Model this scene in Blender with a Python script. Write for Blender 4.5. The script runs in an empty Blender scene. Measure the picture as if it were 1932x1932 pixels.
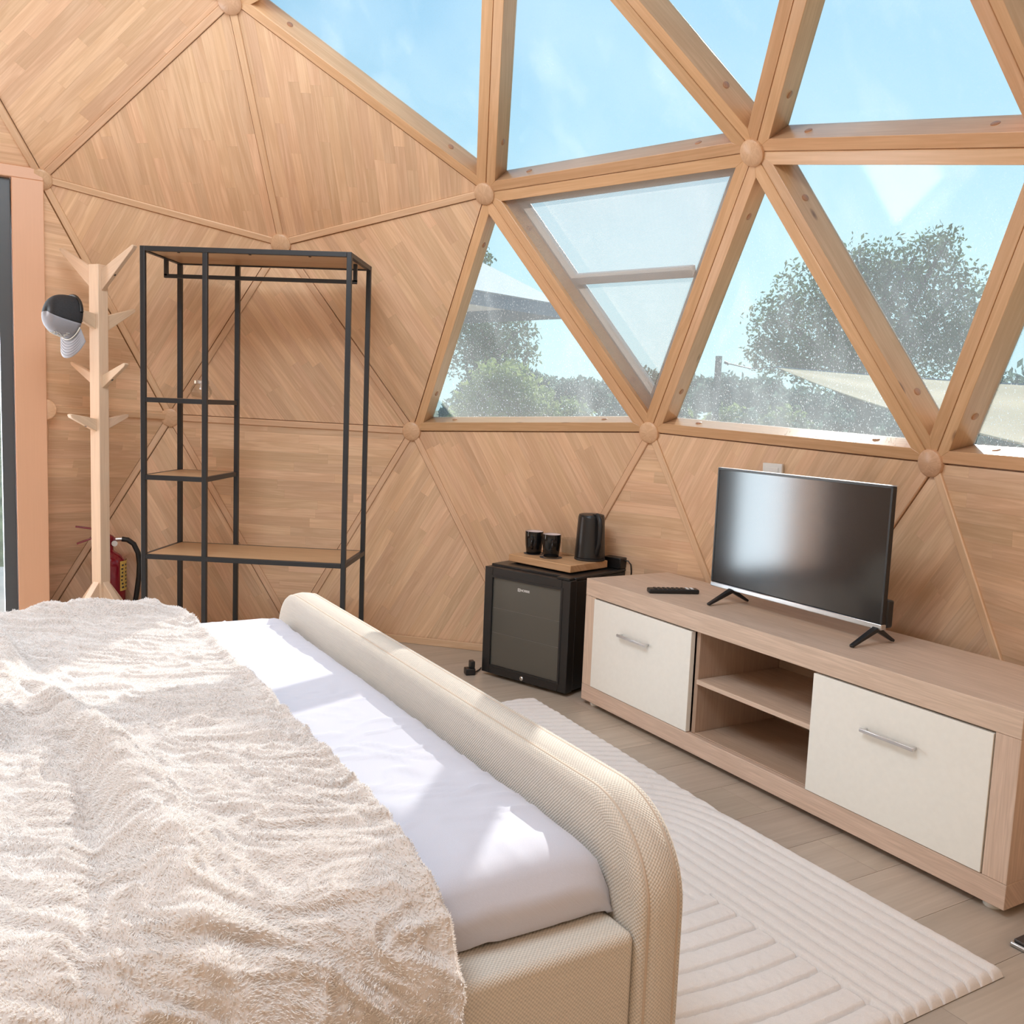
import bpy, math, random
import numpy as np
from mathutils import Vector as V3, Matrix

# ------------------------------------------------------------------ camera, sky, sun, door light, fill lights, exposure
sc = bpy.context.scene
COL = sc.collection
RND = random.Random(7)

cam_d = bpy.data.cameras.new('camera')
cam = bpy.data.objects.new('camera', cam_d); COL.objects.link(cam)
cam_d.sensor_fit = 'HORIZONTAL'; cam_d.sensor_width = 36.0
cam_d.lens = 36.0 * 1743.94 / 1932.0
cam_d.clip_start = 0.02; cam_d.clip_end = 2000
YAW, PITCH, ROLL = 0.0572, -0.1113, 0.0406
CAM = V3((-1.6467, -1.374, 1.1772))
fw = V3((math.cos(PITCH)*math.cos(YAW), math.cos(PITCH)*math.sin(YAW), math.sin(PITCH)))
rt = V3((math.sin(YAW), -math.cos(YAW), 0)); up = rt.cross(fw)
rt, up = rt*math.cos(ROLL) + up*math.sin(ROLL), up*math.cos(ROLL) - rt*math.sin(ROLL)
M = Matrix.Identity(4)
for i in range(3):
    M[i][0], M[i][1], M[i][2], M[i][3] = rt[i], up[i], -fw[i], CAM[i]
cam.matrix_world = M
sc.camera = cam

SUN_AZ, SUN_EL = math.radians(-17.0), math.radians(27.0)
SUN = V3((math.cos(SUN_EL)*math.cos(SUN_AZ), math.cos(SUN_EL)*math.sin(SUN_AZ), math.sin(SUN_EL)))
SUN_STRENGTH = 5.8
SKY_STRENGTH = 1.0
DOOR_W = 125.0
CEIL_FILL_W = 76.0
WALL_FILL_W = 20.0
EXPOSURE = 0.0

world = bpy.data.worlds.new('sky'); sc.world = world; world.use_nodes = True
wt = world.node_tree; wt.nodes.clear()
w_out = wt.nodes.new('ShaderNodeOutputWorld'); w_bg = wt.nodes.new('ShaderNodeBackground')
w_tc = wt.nodes.new('ShaderNodeTexCoord'); w_sep = wt.nodes.new('ShaderNodeSeparateXYZ')
w_ramp = wt.nodes.new('ShaderNodeValToRGB')
wt.links.new(w_tc.outputs['Generated'], w_sep.inputs[0]); wt.links.new(w_sep.outputs['Z'], w_ramp.inputs[0])
e = w_ramp.color_ramp.elements
e[0].position = 0.0; e[0].color = (0.56, 0.86, 0.90, 1)
e[1].position = 1.0; e[1].color = (0.17, 0.43, 0.74, 1)
x = e.new(0.12); x.color = (0.44, 0.77, 0.88, 1)
x = e.new(0.36); x.color = (0.20, 0.53, 0.79, 1)
w_dot = wt.nodes.new('ShaderNodeVectorMath'); w_dot.operation = 'DOT_PRODUCT'
w_dot.inputs[1].default_value = SUN
wt.links.new(w_tc.outputs['Generated'], w_dot.inputs[0])
w_max = wt.nodes.new('ShaderNodeMath'); w_max.operation = 'MAXIMUM'; w_max.inputs[1].default_value = 0.0
wt.links.new(w_dot.outputs['Value'], w_max.inputs[0])
w_pow = wt.nodes.new('ShaderNodeMath'); w_pow.operation = 'POWER'; w_pow.inputs[1].default_value = 7.0
wt.links.new(w_max.outputs[0], w_pow.inputs[0])
w_mul = wt.nodes.new('ShaderNodeMath'); w_mul.operation = 'MULTIPLY'; w_mul.inputs[1].default_value = 0.30
wt.links.new(w_pow.outputs[0], w_mul.inputs[0])
w_mix = wt.nodes.new('ShaderNodeMix'); w_mix.data_type = 'RGBA'; w_mix.blend_type = 'ADD'
w_mix.inputs[0].default_value = 1.0
wt.links.new(w_ramp.outputs[0], w_mix.inputs[6]); wt.links.new(w_mul.outputs[0], w_mix.inputs[7])
wt.links.new(w_mix.outputs[2], w_bg.inputs[0]); w_bg.inputs[1].default_value = SKY_STRENGTH
wt.links.new(w_bg.outputs[0], w_out.inputs[0])

sd = bpy.data.lights.new('sun', 'SUN'); sd.energy = SUN_STRENGTH; sd.angle = math.radians(0.55); sd.color = (1.0, 0.95, 0.87)
so = bpy.data.objects.new('sun', sd); COL.objects.link(so)
so.rotation_euler = (-SUN).to_track_quat('-Z', 'Y').to_euler(); so.location = SUN*20

ND = V3((math.cos(math.radians(36)), math.sin(math.radians(36)), 0))   # outward normal of the door wall
ED = V3((-ND.y, ND.x, 0))
H2 = V3((2.382, 0.970, 2.090))
ld = bpy.data.lights.new('door_daylight', 'AREA'); ld.shape = 'RECTANGLE'; ld.size = 1.15; ld.size_y = 1.95; ld.energy = DOOR_W
ld.color = (0.76, 0.89, 1.0)
lo = bpy.data.objects.new('door_daylight', ld); COL.objects.link(lo)
lo.location = V3((H2.x, H2.y, 0)) + ED*0.62 + ND*0.45 + V3((0, 0, 1.02))
lo.rotation_euler = (-ND).to_track_quat('-Z', 'Y').to_euler()
ll = bpy.data.lights.new('ceiling_fill_light', 'AREA'); ll.shape = 'DISK'; ll.size = 1.4; ll.energy = CEIL_FILL_W; ll.color = (0.70, 0.87, 1.0)
lp = bpy.data.objects.new('ceiling_fill_light', ll); COL.objects.link(lp); lp.location = (-0.9, -0.3, 3.2)  # unseen fill light added overhead to lift the room, no fixture

# unseen fill light without a fixture, added above the frame to brighten the far walls
lw_ = bpy.data.lights.new('wall_fill_light', 'AREA'); lw_.shape = 'DISK'; lw_.size = 1.1; lw_.energy = WALL_FILL_W; lw_.color = (0.80, 0.91, 1.0)
lo2 = bpy.data.objects.new('wall_fill_light', lw_); COL.objects.link(lo2); lo2.location = (0.75, -0.25, 2.75)
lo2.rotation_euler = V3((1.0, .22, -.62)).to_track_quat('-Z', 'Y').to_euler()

vs = sc.view_settings
sc.display_settings.display_device = 'sRGB'
vs.view_transform = 'Standard'; vs.look = 'None'; vs.exposure = EXPOSURE; vs.gamma = 1.0; vs.use_curve_mapping = False
cy = sc.cycles
cy.max_bounces = 8; cy.diffuse_bounces = 5; cy.glossy_bounces = 4; cy.transmission_bounces = 6; cy.transparent_max_bounces = 24
cy.caustics_reflective = False; cy.caustics_refractive = False; cy.sample_clamp_indirect = 6.0

# ------------------------------------------------------------------ helpers
def tag(o, label=None, cat=None, group=None, kind=None):
    if label: o['label'] = label
    if cat: o['category'] = cat
    if group: o['group'] = group
    if kind: o['kind'] = kind
    return o

def thing(name, label, cat, loc=(0, 0, 0), rotz=0.0, group=None, kind=None):
    o = bpy.data.objects.new(name, None); COL.objects.link(o)
    o.empty_display_size = 0.05
    o.location = loc; o.rotation_euler = (0, 0, rotz)
    return tag(o, label, cat, group, kind)

def link(name, me, mat, parent=None):
    if mat: me.materials.append(mat)
    o = bpy.data.objects.new(name, me); COL.objects.link(o)
    if parent: o.parent = parent
    return o

class MB:
    def __init__(s): s.v = []; s.f = []; s.uv = []
    def poly(s, pts, uv=None):
        n = len(s.v); s.v += [V3(p) for p in pts]; s.f.append(list(range(n, n+len(pts)))); s.uv.append(uv)
    def raw(s, vs_, fs, uvs=None):
        n = len(s.v); s.v += [V3(p) for p in vs_]
        for k, f in enumerate(fs): s.f.append([i+n for i in f]); s.uv.append(uvs[k] if uvs else None)
    def hexa(s, p):   # p: 4 bottom (ccw from above) + 4 top
        s.raw(p, [(3, 2, 1, 0), (4, 5, 6, 7), (0, 1, 5, 4), (1, 2, 6, 5), (2, 3, 7, 6), (3, 0, 4, 7)])
        return s
    def box(s, x0, x1, y0, y1, z0, z1):
        return s.hexa([(x0, y0, z0), (x1, y0, z0), (x1, y1, z0), (x0, y1, z0), (x0, y0, z1), (x1, y0, z1), (x1, y1, z1), (x0, y1, z1)])
    def prism(s, pts, off):
        n = len(pts); off = V3(off); a = [V3(p) for p in pts]; b = [p+off for p in a]
        fs = [tuple(range(n))[::-1], tuple(range(n, 2*n))] + [(i, (i+1) % n, (i+1) % n+n, i+n) for i in range(n)]
        s.raw(a+b, fs); return s
    def bar(s, a, b, w, h, upv=(0, 0, 1), w2=None, h2=None):
        a, b = V3(a), V3(b); d = (b-a).normalized(); upv = V3(upv)
        sd_ = d.cross(upv)
        if sd_.length < 1e-5: sd_ = d.cross(V3((1, 0, 0)))
        sd_.normalize(); u_ = sd_.cross(d)
        w2 = w if w2 is None else w2; h2 = h if h2 is None else h2
        A = [a+sd_*x*w/2+u_*y*h/2 for x, y in ((-1, -1), (1, -1), (1, 1), (-1, 1))]
        B = [b+sd_*x*w2/2+u_*y*h2/2 for x, y in ((-1, -1), (1, -1), (1, 1), (-1, 1))]
        s.raw(A+B, [(3, 2, 1, 0), (4, 5, 6, 7), (0, 1, 5, 4), (1, 2, 6, 5), (2, 3, 7, 6), (3, 0, 4, 7)]); return s
    def tube(s, pts, r, n=8, caps=True):
        pts = [V3(p) for p in pts]; m = len(pts); base = len(s.v)
        rr = r if hasattr(r, '__len__') else [r]*m
        prev = None
        for i, p in enumerate(pts):
            t = (pts[min(i+1, m-1)]-pts[max(i-1, 0)]).normalized()
            if prev is None:
                q = t.cross(V3((0, 0, 1)))
                if q.length < 1e-3: q = t.cross(V3((1, 0, 0)))
            else: q = prev - t*prev.dot(t)
            q.normalize(); prev = q; w_ = t.cross(q)
            for k in range(n):
                a = 2*math.pi*k/n; s.v.append(p+(q*math.cos(a)+w_*math.sin(a))*rr[i])
        for i in range(m-1):
            for k in range(n):
                k2 = (k+1) % n
                s.f.append([base+i*n+k, base+i*n+k2, base+(i+1)*n+k2, base+(i+1)*n+k]); s.uv.append(None)
        if caps:
            s.f.append([base+k for k in range(n)][::-1]); s.uv.append(None)
            s.f.append([base+(m-1)*n+k for k in range(n)]); s.uv.append(None)
        return s
    def lathe(s, prof, n=24, o=(0, 0, 0), ax=(0, 0, 1)):
        o, ax = V3(o), V3(ax).normalized()
        q = ax.cross(V3((0, 1, 0)))
        if q.length < 1e-3: q = ax.cross(V3((1, 0, 0)))
        q.normalize(); w_ = ax.cross(q); base = len(s.v); m = len(prof)
        for r, z in prof:
            for k in range(n):
                a = 2*math.pi*k/n; s.v.append(o+ax*z+(q*math.cos(a)+w_*math.sin(a))*max(r, 1e-5))
        for i in range(m-1):
            for k in range(n):
                k2 = (k+1) % n
                s.f.append([base+i*n+k, base+i*n+k2, base+(i+1)*n+k2, base+(i+1)*n+k]); s.uv.append(None)
        return s
    def build(s, name, mat, parent=None, smooth=None, bevel=0.0, seg=2, grain=None):
        me = bpy.data.meshes.new(name)
        me.from_pydata([tuple(p) for p in s.v], [], s.f)
        if s.v:
            if grain is None:
                ext = [max(p[k] for p in s.v)-min(p[k] for p in s.v) for k in range(3)]
                g = V3((0, 0, 0)); g[ext.index(max(ext))] = 1
            else: g = V3(grain).normalized()
            uvl = me.uv_layers.new(name='uv'); data = []
            for poly, uv in zip(me.polygons, s.uv):
                if uv is not None:
                    for q in uv: data += [q[0], q[1]]
                    continue
                nn = poly.normal; t = g - nn*g.dot(nn)
                if t.length < 0.2: t = nn.orthogonal()
                t.normalize(); b = nn.cross(t)
                for vi in poly.vertices:
                    p = me.vertices[vi].co; data += [p.dot(t), p.dot(b)]
            uvl.data.foreach_set('uv', data)
        me.validate()
        if smooth is not None:
            me.shade_smooth(); me.set_sharp_from_angle(angle=math.radians(smooth))
        o = link(name, me, mat, parent)
        if bevel > 0:
            b = o.modifiers.new('bevel', 'BEVEL'); b.width = bevel; b.segments = seg; b.limit_method = 'ANGLE'; b.angle_limit = math.radians(40)
            if smooth is None: me.shade_smooth(); me.set_sharp_from_angle(angle=math.radians(60))
        return o

def grid_mesh(name, P, UV, mat, parent=None, wrap=False):
    """P: (n,m,3) array; UV: (n,m,2)"""
    n, m = P.shape[:2]
    idx = np.arange(n*m).reshape(n, m)
    q = np.stack([idx[:-1, :-1], idx[1:, :-1], idx[1:, 1:], idx[:-1, 1:]], -1).reshape(-1, 4)
    me = bpy.data.meshes.new(name)
    me.vertices.add(n*m); me.vertices.foreach_set('co', P.reshape(-1).astype(np.float32))
    me.loops.add(q.size); me.loops.foreach_set('vertex_index', q.reshape(-1).astype(np.int32))
    me.polygons.add(len(q)); me.polygons.foreach_set('loop_start', np.arange(0, q.size, 4, dtype=np.int32))
    uvl = me.uv_layers.new(name='uv')
    me.update(calc_edges=True); me.validate()
    uvl = me.uv_layers['uv']
    uvl.data.foreach_set('uv', UV.reshape(-1, 2)[q.reshape(-1)].reshape(-1).astype(np.float32))
    me.shade_smooth()
    return link(name, me, mat, parent)

def quads_mesh(name, Q, mat, parent=None):
    """Q: (n,4,3) loose quads"""
    n = len(Q); me = bpy.data.meshes.new(name)
    me.vertices.add(n*4); me.vertices.foreach_set('co', Q.reshape(-1).astype(np.float32))
    me.loops.add(n*4); me.loops.foreach_set('vertex_index', np.arange(n*4, dtype=np.int32))
    me.polygons.add(n); me.polygons.foreach_set('loop_start', np.arange(0, n*4, 4, dtype=np.int32))
    me.update(calc_edges=True)
    return link(name, me, mat, parent)

def vnoise(x, y, seed=0):
    xi, yi = np.floor(x).astype(np.int64), np.floor(y).astype(np.int64)
    fx, fy = x-xi, y-yi; fx = fx*fx*(3-2*fx); fy = fy*fy*(3-2*fy)
    def h(a, b):
        n = (a*374761393 + b*668265263 + seed*1442695041) & 0x7fffffff
        n = ((n ^ (n >> 13))*1274126177) & 0x7fffffff
        return ((n ^ (n >> 16)) & 0xffff)/65535.0
    return (h(xi, yi)*(1-fx)+h(xi+1, yi)*fx)*(1-fy) + (h(xi, yi+1)*(1-fx)+h(xi+1, yi+1)*fx)*fy
def fbm(x, y, seed=0, o=3):
    r = 0; a = 1; t = 0
    for k in range(o): r = r+a*(vnoise(x*2**k, y*2**k, seed+k)-.5); t += a; a *= .5
    return r/t

# ------------------------------------------------------------------ materials
MATS = {}
def nodes(name):
    m = bpy.data.materials.new(name); m.use_nodes = True; MATS[name] = m
    nt = m.node_tree; b = nt.nodes['Principled BSDF']
    return m, nt, b
def nn(nt, t, **k):
    n = nt.nodes.new('ShaderNode'+t)
    for a, v in k.items(): setattr(n, a, v)
    return n
def mth(nt, op, a, b=None):
    n = nn(nt, 'Math', operation=op)
    for i, q in enumerate((a, b)):
        if q is None: continue
        if hasattr(q, 'node'): nt.links.new(q, n.inputs[i])
        else: n.inputs[i].default_value = q
    return n.outputs[0]
def ramp(nt, fac, stops):
    r = nn(nt, 'ValToRGB'); el = r.color_ramp.elements
    el[0].position, el[0].color = stops[0][0], (*stops[0][1], 1)
    el[1].position, el[1].color = stops[-1][0], (*stops[-1][1], 1)
    for p, c in stops[1:-1]:
        q = el.new(p); q.color = (*c, 1)
    nt.links.new(fac, r.inputs[0]); return r.outputs[0]
def bump(nt, b, h, strength=.3, dist=.01):
    n = nn(nt, 'Bump'); n.inputs['Strength'].default_value = strength; n.inputs['Distance'].default_value = dist
    nt.links.new(h, n.inputs['Height']); nt.links.new(n.outputs[0], b.inputs['Normal'])

def plain(name, c, rough=.5, metal=0.0, spec=.5, coat=0.0, noise=0.0, nscale=60.0):
    m, nt, b = nodes(name)
    b.inputs['Roughness'].default_value = rough; b.inputs['Metallic'].default_value = metal
    b.inputs['Specular IOR Level'].default_value = spec; b.inputs['Coat Weight'].default_value = coat
    tc = nn(nt, 'TexCoord'); no = nn(nt, 'TexNoise'); no.inputs['Scale'].default_value = nscale
    nt.links.new(tc.outputs['Object'], no.inputs['Vector'])
    k = max(noise, .015)
    nt.links.new(ramp(nt, no.outputs['Fac'], [(.3, tuple(x*(1-k) for x in c)), (.7, tuple(min(1, x*(1+k)) for x in c))]), b.inputs['Base Color'])
    return m

def wood(name, light, dark, var=.12, su=2.5, sv=38., rough=.45, hue=.004, knots=False, fig=1.0):
    m, nt, b = nodes(name); L = nt.links.new
    uv = nn(nt, 'UVMap'); uv.uv_map = 'uv'
    oi = nn(nt, 'ObjectInfo')
    off = mth(nt, 'MULTIPLY', oi.outputs['Random'], 53.0)
    cmb = nn(nt, 'CombineXYZ'); L(off, cmb.inputs[0]); L(off, cmb.inputs[1]); L(off, cmb.inputs[2])
    def layer(a, b_, detail, dist):
        mp = nn(nt, 'VectorMath', operation='MULTIPLY'); mp.inputs[1].default_value = (a, b_, 1)
        L(uv.outputs[0], mp.inputs[0])
        ad = nn(nt, 'VectorMath', operation='ADD'); L(mp.outputs[0], ad.inputs[0]); L(cmb.outputs[0], ad.inputs[1])
        no = nn(nt, 'TexNoise'); no.inputs['Scale'].default_value = 1.0; no.inputs['Detail'].default_value = detail
        no.inputs['Distortion'].default_value = dist
        L(ad.outputs[0], no.inputs['Vector']); return no.outputs['Fac']
    fine = layer(su*2.2, sv*4.0, 4, .3)
    band = layer(su*.7, sv*.55, 2, 1.2)
    # ring figure: sine of the low-frequency field
    ring = mth(nt, 'SINE', mth(nt, 'MULTIPLY', band, 20.0))
    ring = mth(nt, 'ADD', mth(nt, 'MULTIPLY', ring, .14*fig), .5)
    f = mth(nt, 'ADD', mth(nt, 'MULTIPLY', fine, .45), mth(nt, 'MULTIPLY', ring, .56))
    col = ramp(nt, f, [(.30, dark), (.52, tuple((a+c)/2 for a, c in zip(light, dark))), (.68, light)])
    hs = nn(nt, 'HueSaturation'); L(col, hs.inputs['Color'])
    L(mth(nt, 'ADD', mth(nt, 'MULTIPLY', oi.outputs['Random'], var*2), 1-var), hs.inputs['Value'])
    r2 = mth(nt, 'FRACT', mth(nt, 'MULTIPLY', oi.outputs['Random'], 17.3))
    L(mth(nt, 'ADD', mth(nt, 'MULTIPLY', r2, hue*2), .5-hue), hs.inputs['Hue'])
    c2 = hs.outputs[0]
    if knots:
        vo = nn(nt, 'TexVoronoi'); vo.inputs['Scale'].default_value = 1.0
        mp = nn(nt, 'VectorMath', operation='MULTIPLY'); mp.inputs[1].default_value = (3.2, 9.0, 1); L(uv.outputs[0], mp.inputs[0])
        ad = nn(nt, 'VectorMath', operation='ADD'); L(mp.outputs[0], ad.inputs[0]); L(cmb.outputs[0], ad.inputs[1]); L(ad.outputs[0], vo.inputs['Vector'])
        k = nn(nt, 'MapRange'); k.inputs[1].default_value = .045; k.inputs[2].default_value = .10; k.inputs[3].default_value = .75; k.inputs[4].default_value = 0
        L(vo.outputs['Distance'], k.inputs[0])
        mx = nn(nt, 'Mix', data_type='RGBA'); L(k.outputs[0], mx.inputs[0]); L(c2, mx.inputs[6]); mx.inputs[7].default_value = (.12, .045, .02, 1)
        c2 = mx.outputs[2]
    L(c2, b.inputs['Base Color']); b.inputs['Roughness'].default_value = rough
    bump(nt, b, fine, .08, .002)
    return m

wood('stave', (.85, .595, .40), (.67, .42, .25), var=.10)
wood('panel_back', (.36, .17, .07), (.26, .11, .04), var=.05)
wood('panel_plain', (.84, .64, .47), (.72, .52, .36), var=.06, sv=30)
wood('strip', (.80, .555, .37), (.68, .43, .26), var=.06)
wood('beam', (.76, .485, .28), (.62, .36, .19), var=.07, knots=True, rough=.3)
wood('plug', (.52, .28, .16), (.42, .2, .1), var=.1)
wood('cap', (.76, .51, .33), (.62, .38, .23), var=.08, rough=.35)
wood('jamb', (.74, .44, .27), (.70, .41, .25), var=.0, fig=.1, rough=.4)
wood('floor_plank', (.52, .435, .36), (.42, .345, .28), var=.06, su=1.6, sv=22, rough=.38, hue=.006)
wood('oak', (.77, .59, .475), (.52, .375, .285), var=.04, su=3.5, sv=60, rough=.5, hue=.004, fig=.6)
wood('oak_dark', (.56, .41, .31), (.42, .295, .215), var=.04, su=3.5, sv=60, rough=.5, hue=.004, fig=.6)
wood('board', (.66, .40, .22), (.52, .29, .14), var=.05)
wood('shelf_board', (.55, .34, .19), (.45, .26, .14), var=.05)
wood('ash', (.80, .61, .45), (.66, .48, .34), var=.05, sv=45, fig=.5)
plain('black_metal', (.022, .024, .028), .42, .0)
plain('black_plastic', (.012, .012, .013), .38)
plain('black_gloss', (.008, .008, .009), .06)
plain('black_satin', (.014, .014, .015), .3)
plain('white_door', (.86, .85, .80), .42)
plain('steel', (.72, .72, .73), .28, 1.0)
plain('silver', (.62, .65, .68), .22, 1.0)
plain('grey_frame', (.075, .085, .095), .4)
plain('white_plastic', (.80, .80, .78), .35)
plain('mug_inside', (.85, .72, .70), .3)
plain('red_paint', (.23, .006, .02), .18, coat=.5)
plain('yellow_label', (.72, .52, .14), .5)
plain('dark_print', (.05, .045, .05), .6)
plain('white_print', (.85, .85, .85), .5)
plain('cap_grey', (.30, .30, .335), .8, noise=.06, nscale=900)
plain('cap_brim', (.40, .40, .44), .8)
plain('cap_line', (.22, .22, .25), .8)
plain('cap_rope', (.82, .80, .74), .8)
plain('cap_mesh', (.025, .026, .03), .85, noise=.5, nscale=500)
plain('trunk_bark', (.11, .085, .065), .9, noise=.35, nscale=9)
def leaf(name, c):
    m, nt, b = nodes(name); L = nt.links.new
    tc = nn(nt, 'TexCoord'); no = nn(nt, 'TexNoise'); no.inputs['Scale'].default_value = 3.0; L(tc.outputs['Object'], no.inputs['Vector'])
    col = ramp(nt, no.outputs['Fac'], [(.3, tuple(x*.65 for x in c)), (.7, tuple(x*1.35 for x in c))])
    d = nn(nt, 'BsdfDiffuse'); t = nn(nt, 'BsdfTranslucent'); L(col, d.inputs[0]); L(col, t.inputs[0])
    mx = nn(nt, 'MixShader'); mx.inputs[0].default_value = .5; L(d.outputs[0], mx.inputs[1]); L(t.outputs[0], mx.inputs[2])
    L(mx.outputs[0], nt.nodes['Material Output'].inputs[0]); nt.nodes.remove(b)
leaf('leaf_olive', (.115, .17, .085)); leaf('leaf_pale', (.25, .31, .11)); leaf('leaf_far', (.12, .18, .14))
plain('post_wood', (.13, .11, .10), .8)
plain('sail_cloth', (.60, .40, .19), .85, noise=.05, nscale=3)
plain('parasol_cloth', (.80, .78, .76), .85)
plain('parasol_grey', (.10, .14, .20), .7)
plain('deck', (.55, .53, .50), .8, noise=.1, nscale=4)
plain('headboard_cloth', (.60, .49, .40), .9)
plain('sash_grey', (.42, .39, .37), .45, noise=.25, nscale=400)
plain('ground_earth', (.20, .21, .12), .95, noise=.45, nscale=.9)
plain('shelf_grey', (.16, .155, .14), .4)
plain('slab_dark', (.05, .045, .045), .25)

def weave(name, c, scale=230.0, c2=None):
    m, nt, b = nodes(name); L = nt.links.new
    uv = nn(nt, 'UVMap'); uv.uv_map = 'uv'
    sp = nn(nt, 'SeparateXYZ'); L(uv.outputs[0], sp.inputs[0])
    no = nn(nt, 'TexNoise'); no.inputs['Scale'].default_value = 60; L(uv.outputs[0], no.inputs['Vector'])
    j = mth(nt, 'MULTIPLY', no.outputs['Fac'], 1.6)
    su_ = mth(nt, 'SINE', mth(nt, 'ADD', mth(nt, 'MULTIPLY', sp.outputs[0], scale*6.283), j))
    sv_ = mth(nt, 'SINE', mth(nt, 'ADD', mth(nt, 'MULTIPLY', sp.outputs[1], scale*6.283), j))
    p = mth(nt, 'MULTIPLY', su_, sv_)
    h = mth(nt, 'ADD', mth(nt, 'MULTIPLY', p, .5), .5)
    n2 = nn(nt, 'TexNoise'); n2.inputs['Scale'].default_value = 1; n2.inputs['Detail'].default_value = 3
    mp = nn(nt, 'VectorMath', operation='MULTIPLY'); mp.inputs[1].default_value = (12, 400, 1); L(uv.outputs[0], mp.inputs[0]); L(mp.outputs[0], n2.inputs['Vector'])
    f = mth(nt, 'ADD', mth(nt, 'MULTIPLY', h, .6), mth(nt, 'MULTIPLY', n2.outputs['Fac'], .4))
    L(ramp(nt, f, [(.15, tuple(x*.66 for x in c)), (.75, c)]), b.inputs['Base Color'])
    b.inputs['Roughness'].default_value = .95; b.inputs['Specular IOR Level'].default_value = .15
    bump(nt, b, h, .55, .0016)
    return m
weave('bed_weave', (.77, .70, .62), 150.0)

def cloth(name, c, rough=.9, bs=500., sheen=.2, bstr=.12):
    m, nt, b = nodes(name); L = nt.links.new
    uv = nn(nt, 'UVMap'); uv.uv_map = 'uv'
    no = nn(nt, 'TexNoise'); no.inputs['Scale'].default_value = bs; no.inputs['Detail'].default_value = 3; L(uv.outputs[0], no.inputs['Vector'])
    L(ramp(nt, no.outputs['Fac'], [(.3, tuple(x*.93 for x in c)), (.7, c)]), b.inputs['Base Color'])
    b.inputs['Roughness'].default_value = rough; b.inputs['Specular IOR Level'].default_value = .2
    b.inputs['Sheen Weight'].default_value = sheen
    bump(nt, b, no.outputs['Fac'], bstr, .002)
    return m
cloth('sheet', (.64, .65, .745), bs=700, bstr=.05)
cloth('fur', (.72, .66, .63), bs=260, sheen=.3, bstr=.5)
cloth('rug_pile', (.83, .785, .765), bs=420, sheen=.2, bstr=.4)

def glass_clear(name, col=(1, 1, 1), rough=0.0):
    m, nt, b = nodes(name); L = nt.links.new
    t = nn(nt, 'BsdfTransparent'); t.inputs[0].default_value = (*col, 1)
    g = nn(nt, 'BsdfGlossy'); g.inputs['Roughness'].default_value = rough
    fr = nn(nt, 'LayerWeight'); fr.inputs[0].default_value = .3
    mx = nn(nt, 'MixShader'); L(mth(nt, 'ADD', mth(nt, 'MULTIPLY', mth(nt, 'POWER', fr.outputs['Facing'], 4.0), .8), .03), mx.inputs[0]); L(t.outputs[0], mx.inputs[1]); L(g.outputs[0], mx.inputs[2])
    L(mx.outputs[0], nt.nodes['Material Output'].inputs[0]); nt.nodes.remove(b)
    return m
glass_clear('clear_glass', (.93, .93, .92))

def dirty_pane(name):
    m, nt, b = nodes(name); L = nt.links.new
    tc = nn(nt, 'TexCoord')
    def nz(s, detail=2, vec=(1, 1, 1)):
        mp = nn(nt, 'VectorMath', operation='MULTIPLY'); mp.inputs[1].default_value = vec; L(tc.outputs['Object'], mp.inputs[0])
        n = nn(nt, 'TexNoise'); n.inputs['Scale'].default_value = s; n.inputs['Detail'].default_value = detail; L(mp.outputs[0], n.inputs['Vector']); return n.outputs['Fac']
    def mr(v, a, b_, c, d):
        k = nn(nt, 'MapRange'); L(v, k.inputs[0])
        for i, q in enumerate((a, b_, c, d)): k.inputs[i+1].default_value = q
        return k.outputs[0]
    spk = mr(nz(240, 3, (1, 1, .55)), .61, .69, 0, .75)
    cloud = mr(nz(2.2, 4), .35, .7, .04, .16)
    streak = mr(nz(6, 5, (1, 1, .18)), .52, .75, 0, .14)
    sep = nn(nt, 'SeparateXYZ'); L(tc.outputs['Object'], sep.inputs[0])
    low = mr(sep.outputs['Z'], 1.95, 1.05, .10, 1.0)
    f = mth(nt, 'ADD', mth(nt, 'ADD', cloud, streak), mth(nt, 'MULTIPLY', mth(nt, 'ADD', spk, .20), low))
    tr = nn(nt, 'BsdfTransparent'); tr.inputs[0].default_value = (.96, .985, .99, 1)
    df = nn(nt, 'BsdfTranslucent'); df.inputs[0].default_value = (.80, .84, .86, 1)
    d2 = nn(nt, 'BsdfDiffuse'); d2.inputs[0].default_value = (.7, .72, .73, 1)
    md = nn(nt, 'MixShader'); md.inputs[0].default_value = .3; L(df.outputs[0], md.inputs[1]); L(d2.outputs[0], md.inputs[2])
    mx = nn(nt, 'MixShader'); L(f, mx.inputs[0]); L(tr.outputs[0], mx.inputs[1]); L(md.outputs[0], mx.inputs[2])
    gl = nn(nt, 'BsdfGlossy'); gl.inputs['Roughness'].default_value = .05
    m2 = nn(nt, 'MixShader'); m2.inputs[0].default_value = .03; L(mx.outputs[0], m2.inputs[1]); L(gl.outputs[0], m2.inputs[2])
    L(m2.outputs[0], nt.nodes['Material Output'].inputs[0]); nt.nodes.remove(b)
    return m
dirty_pane('dirty_pane')

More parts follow.
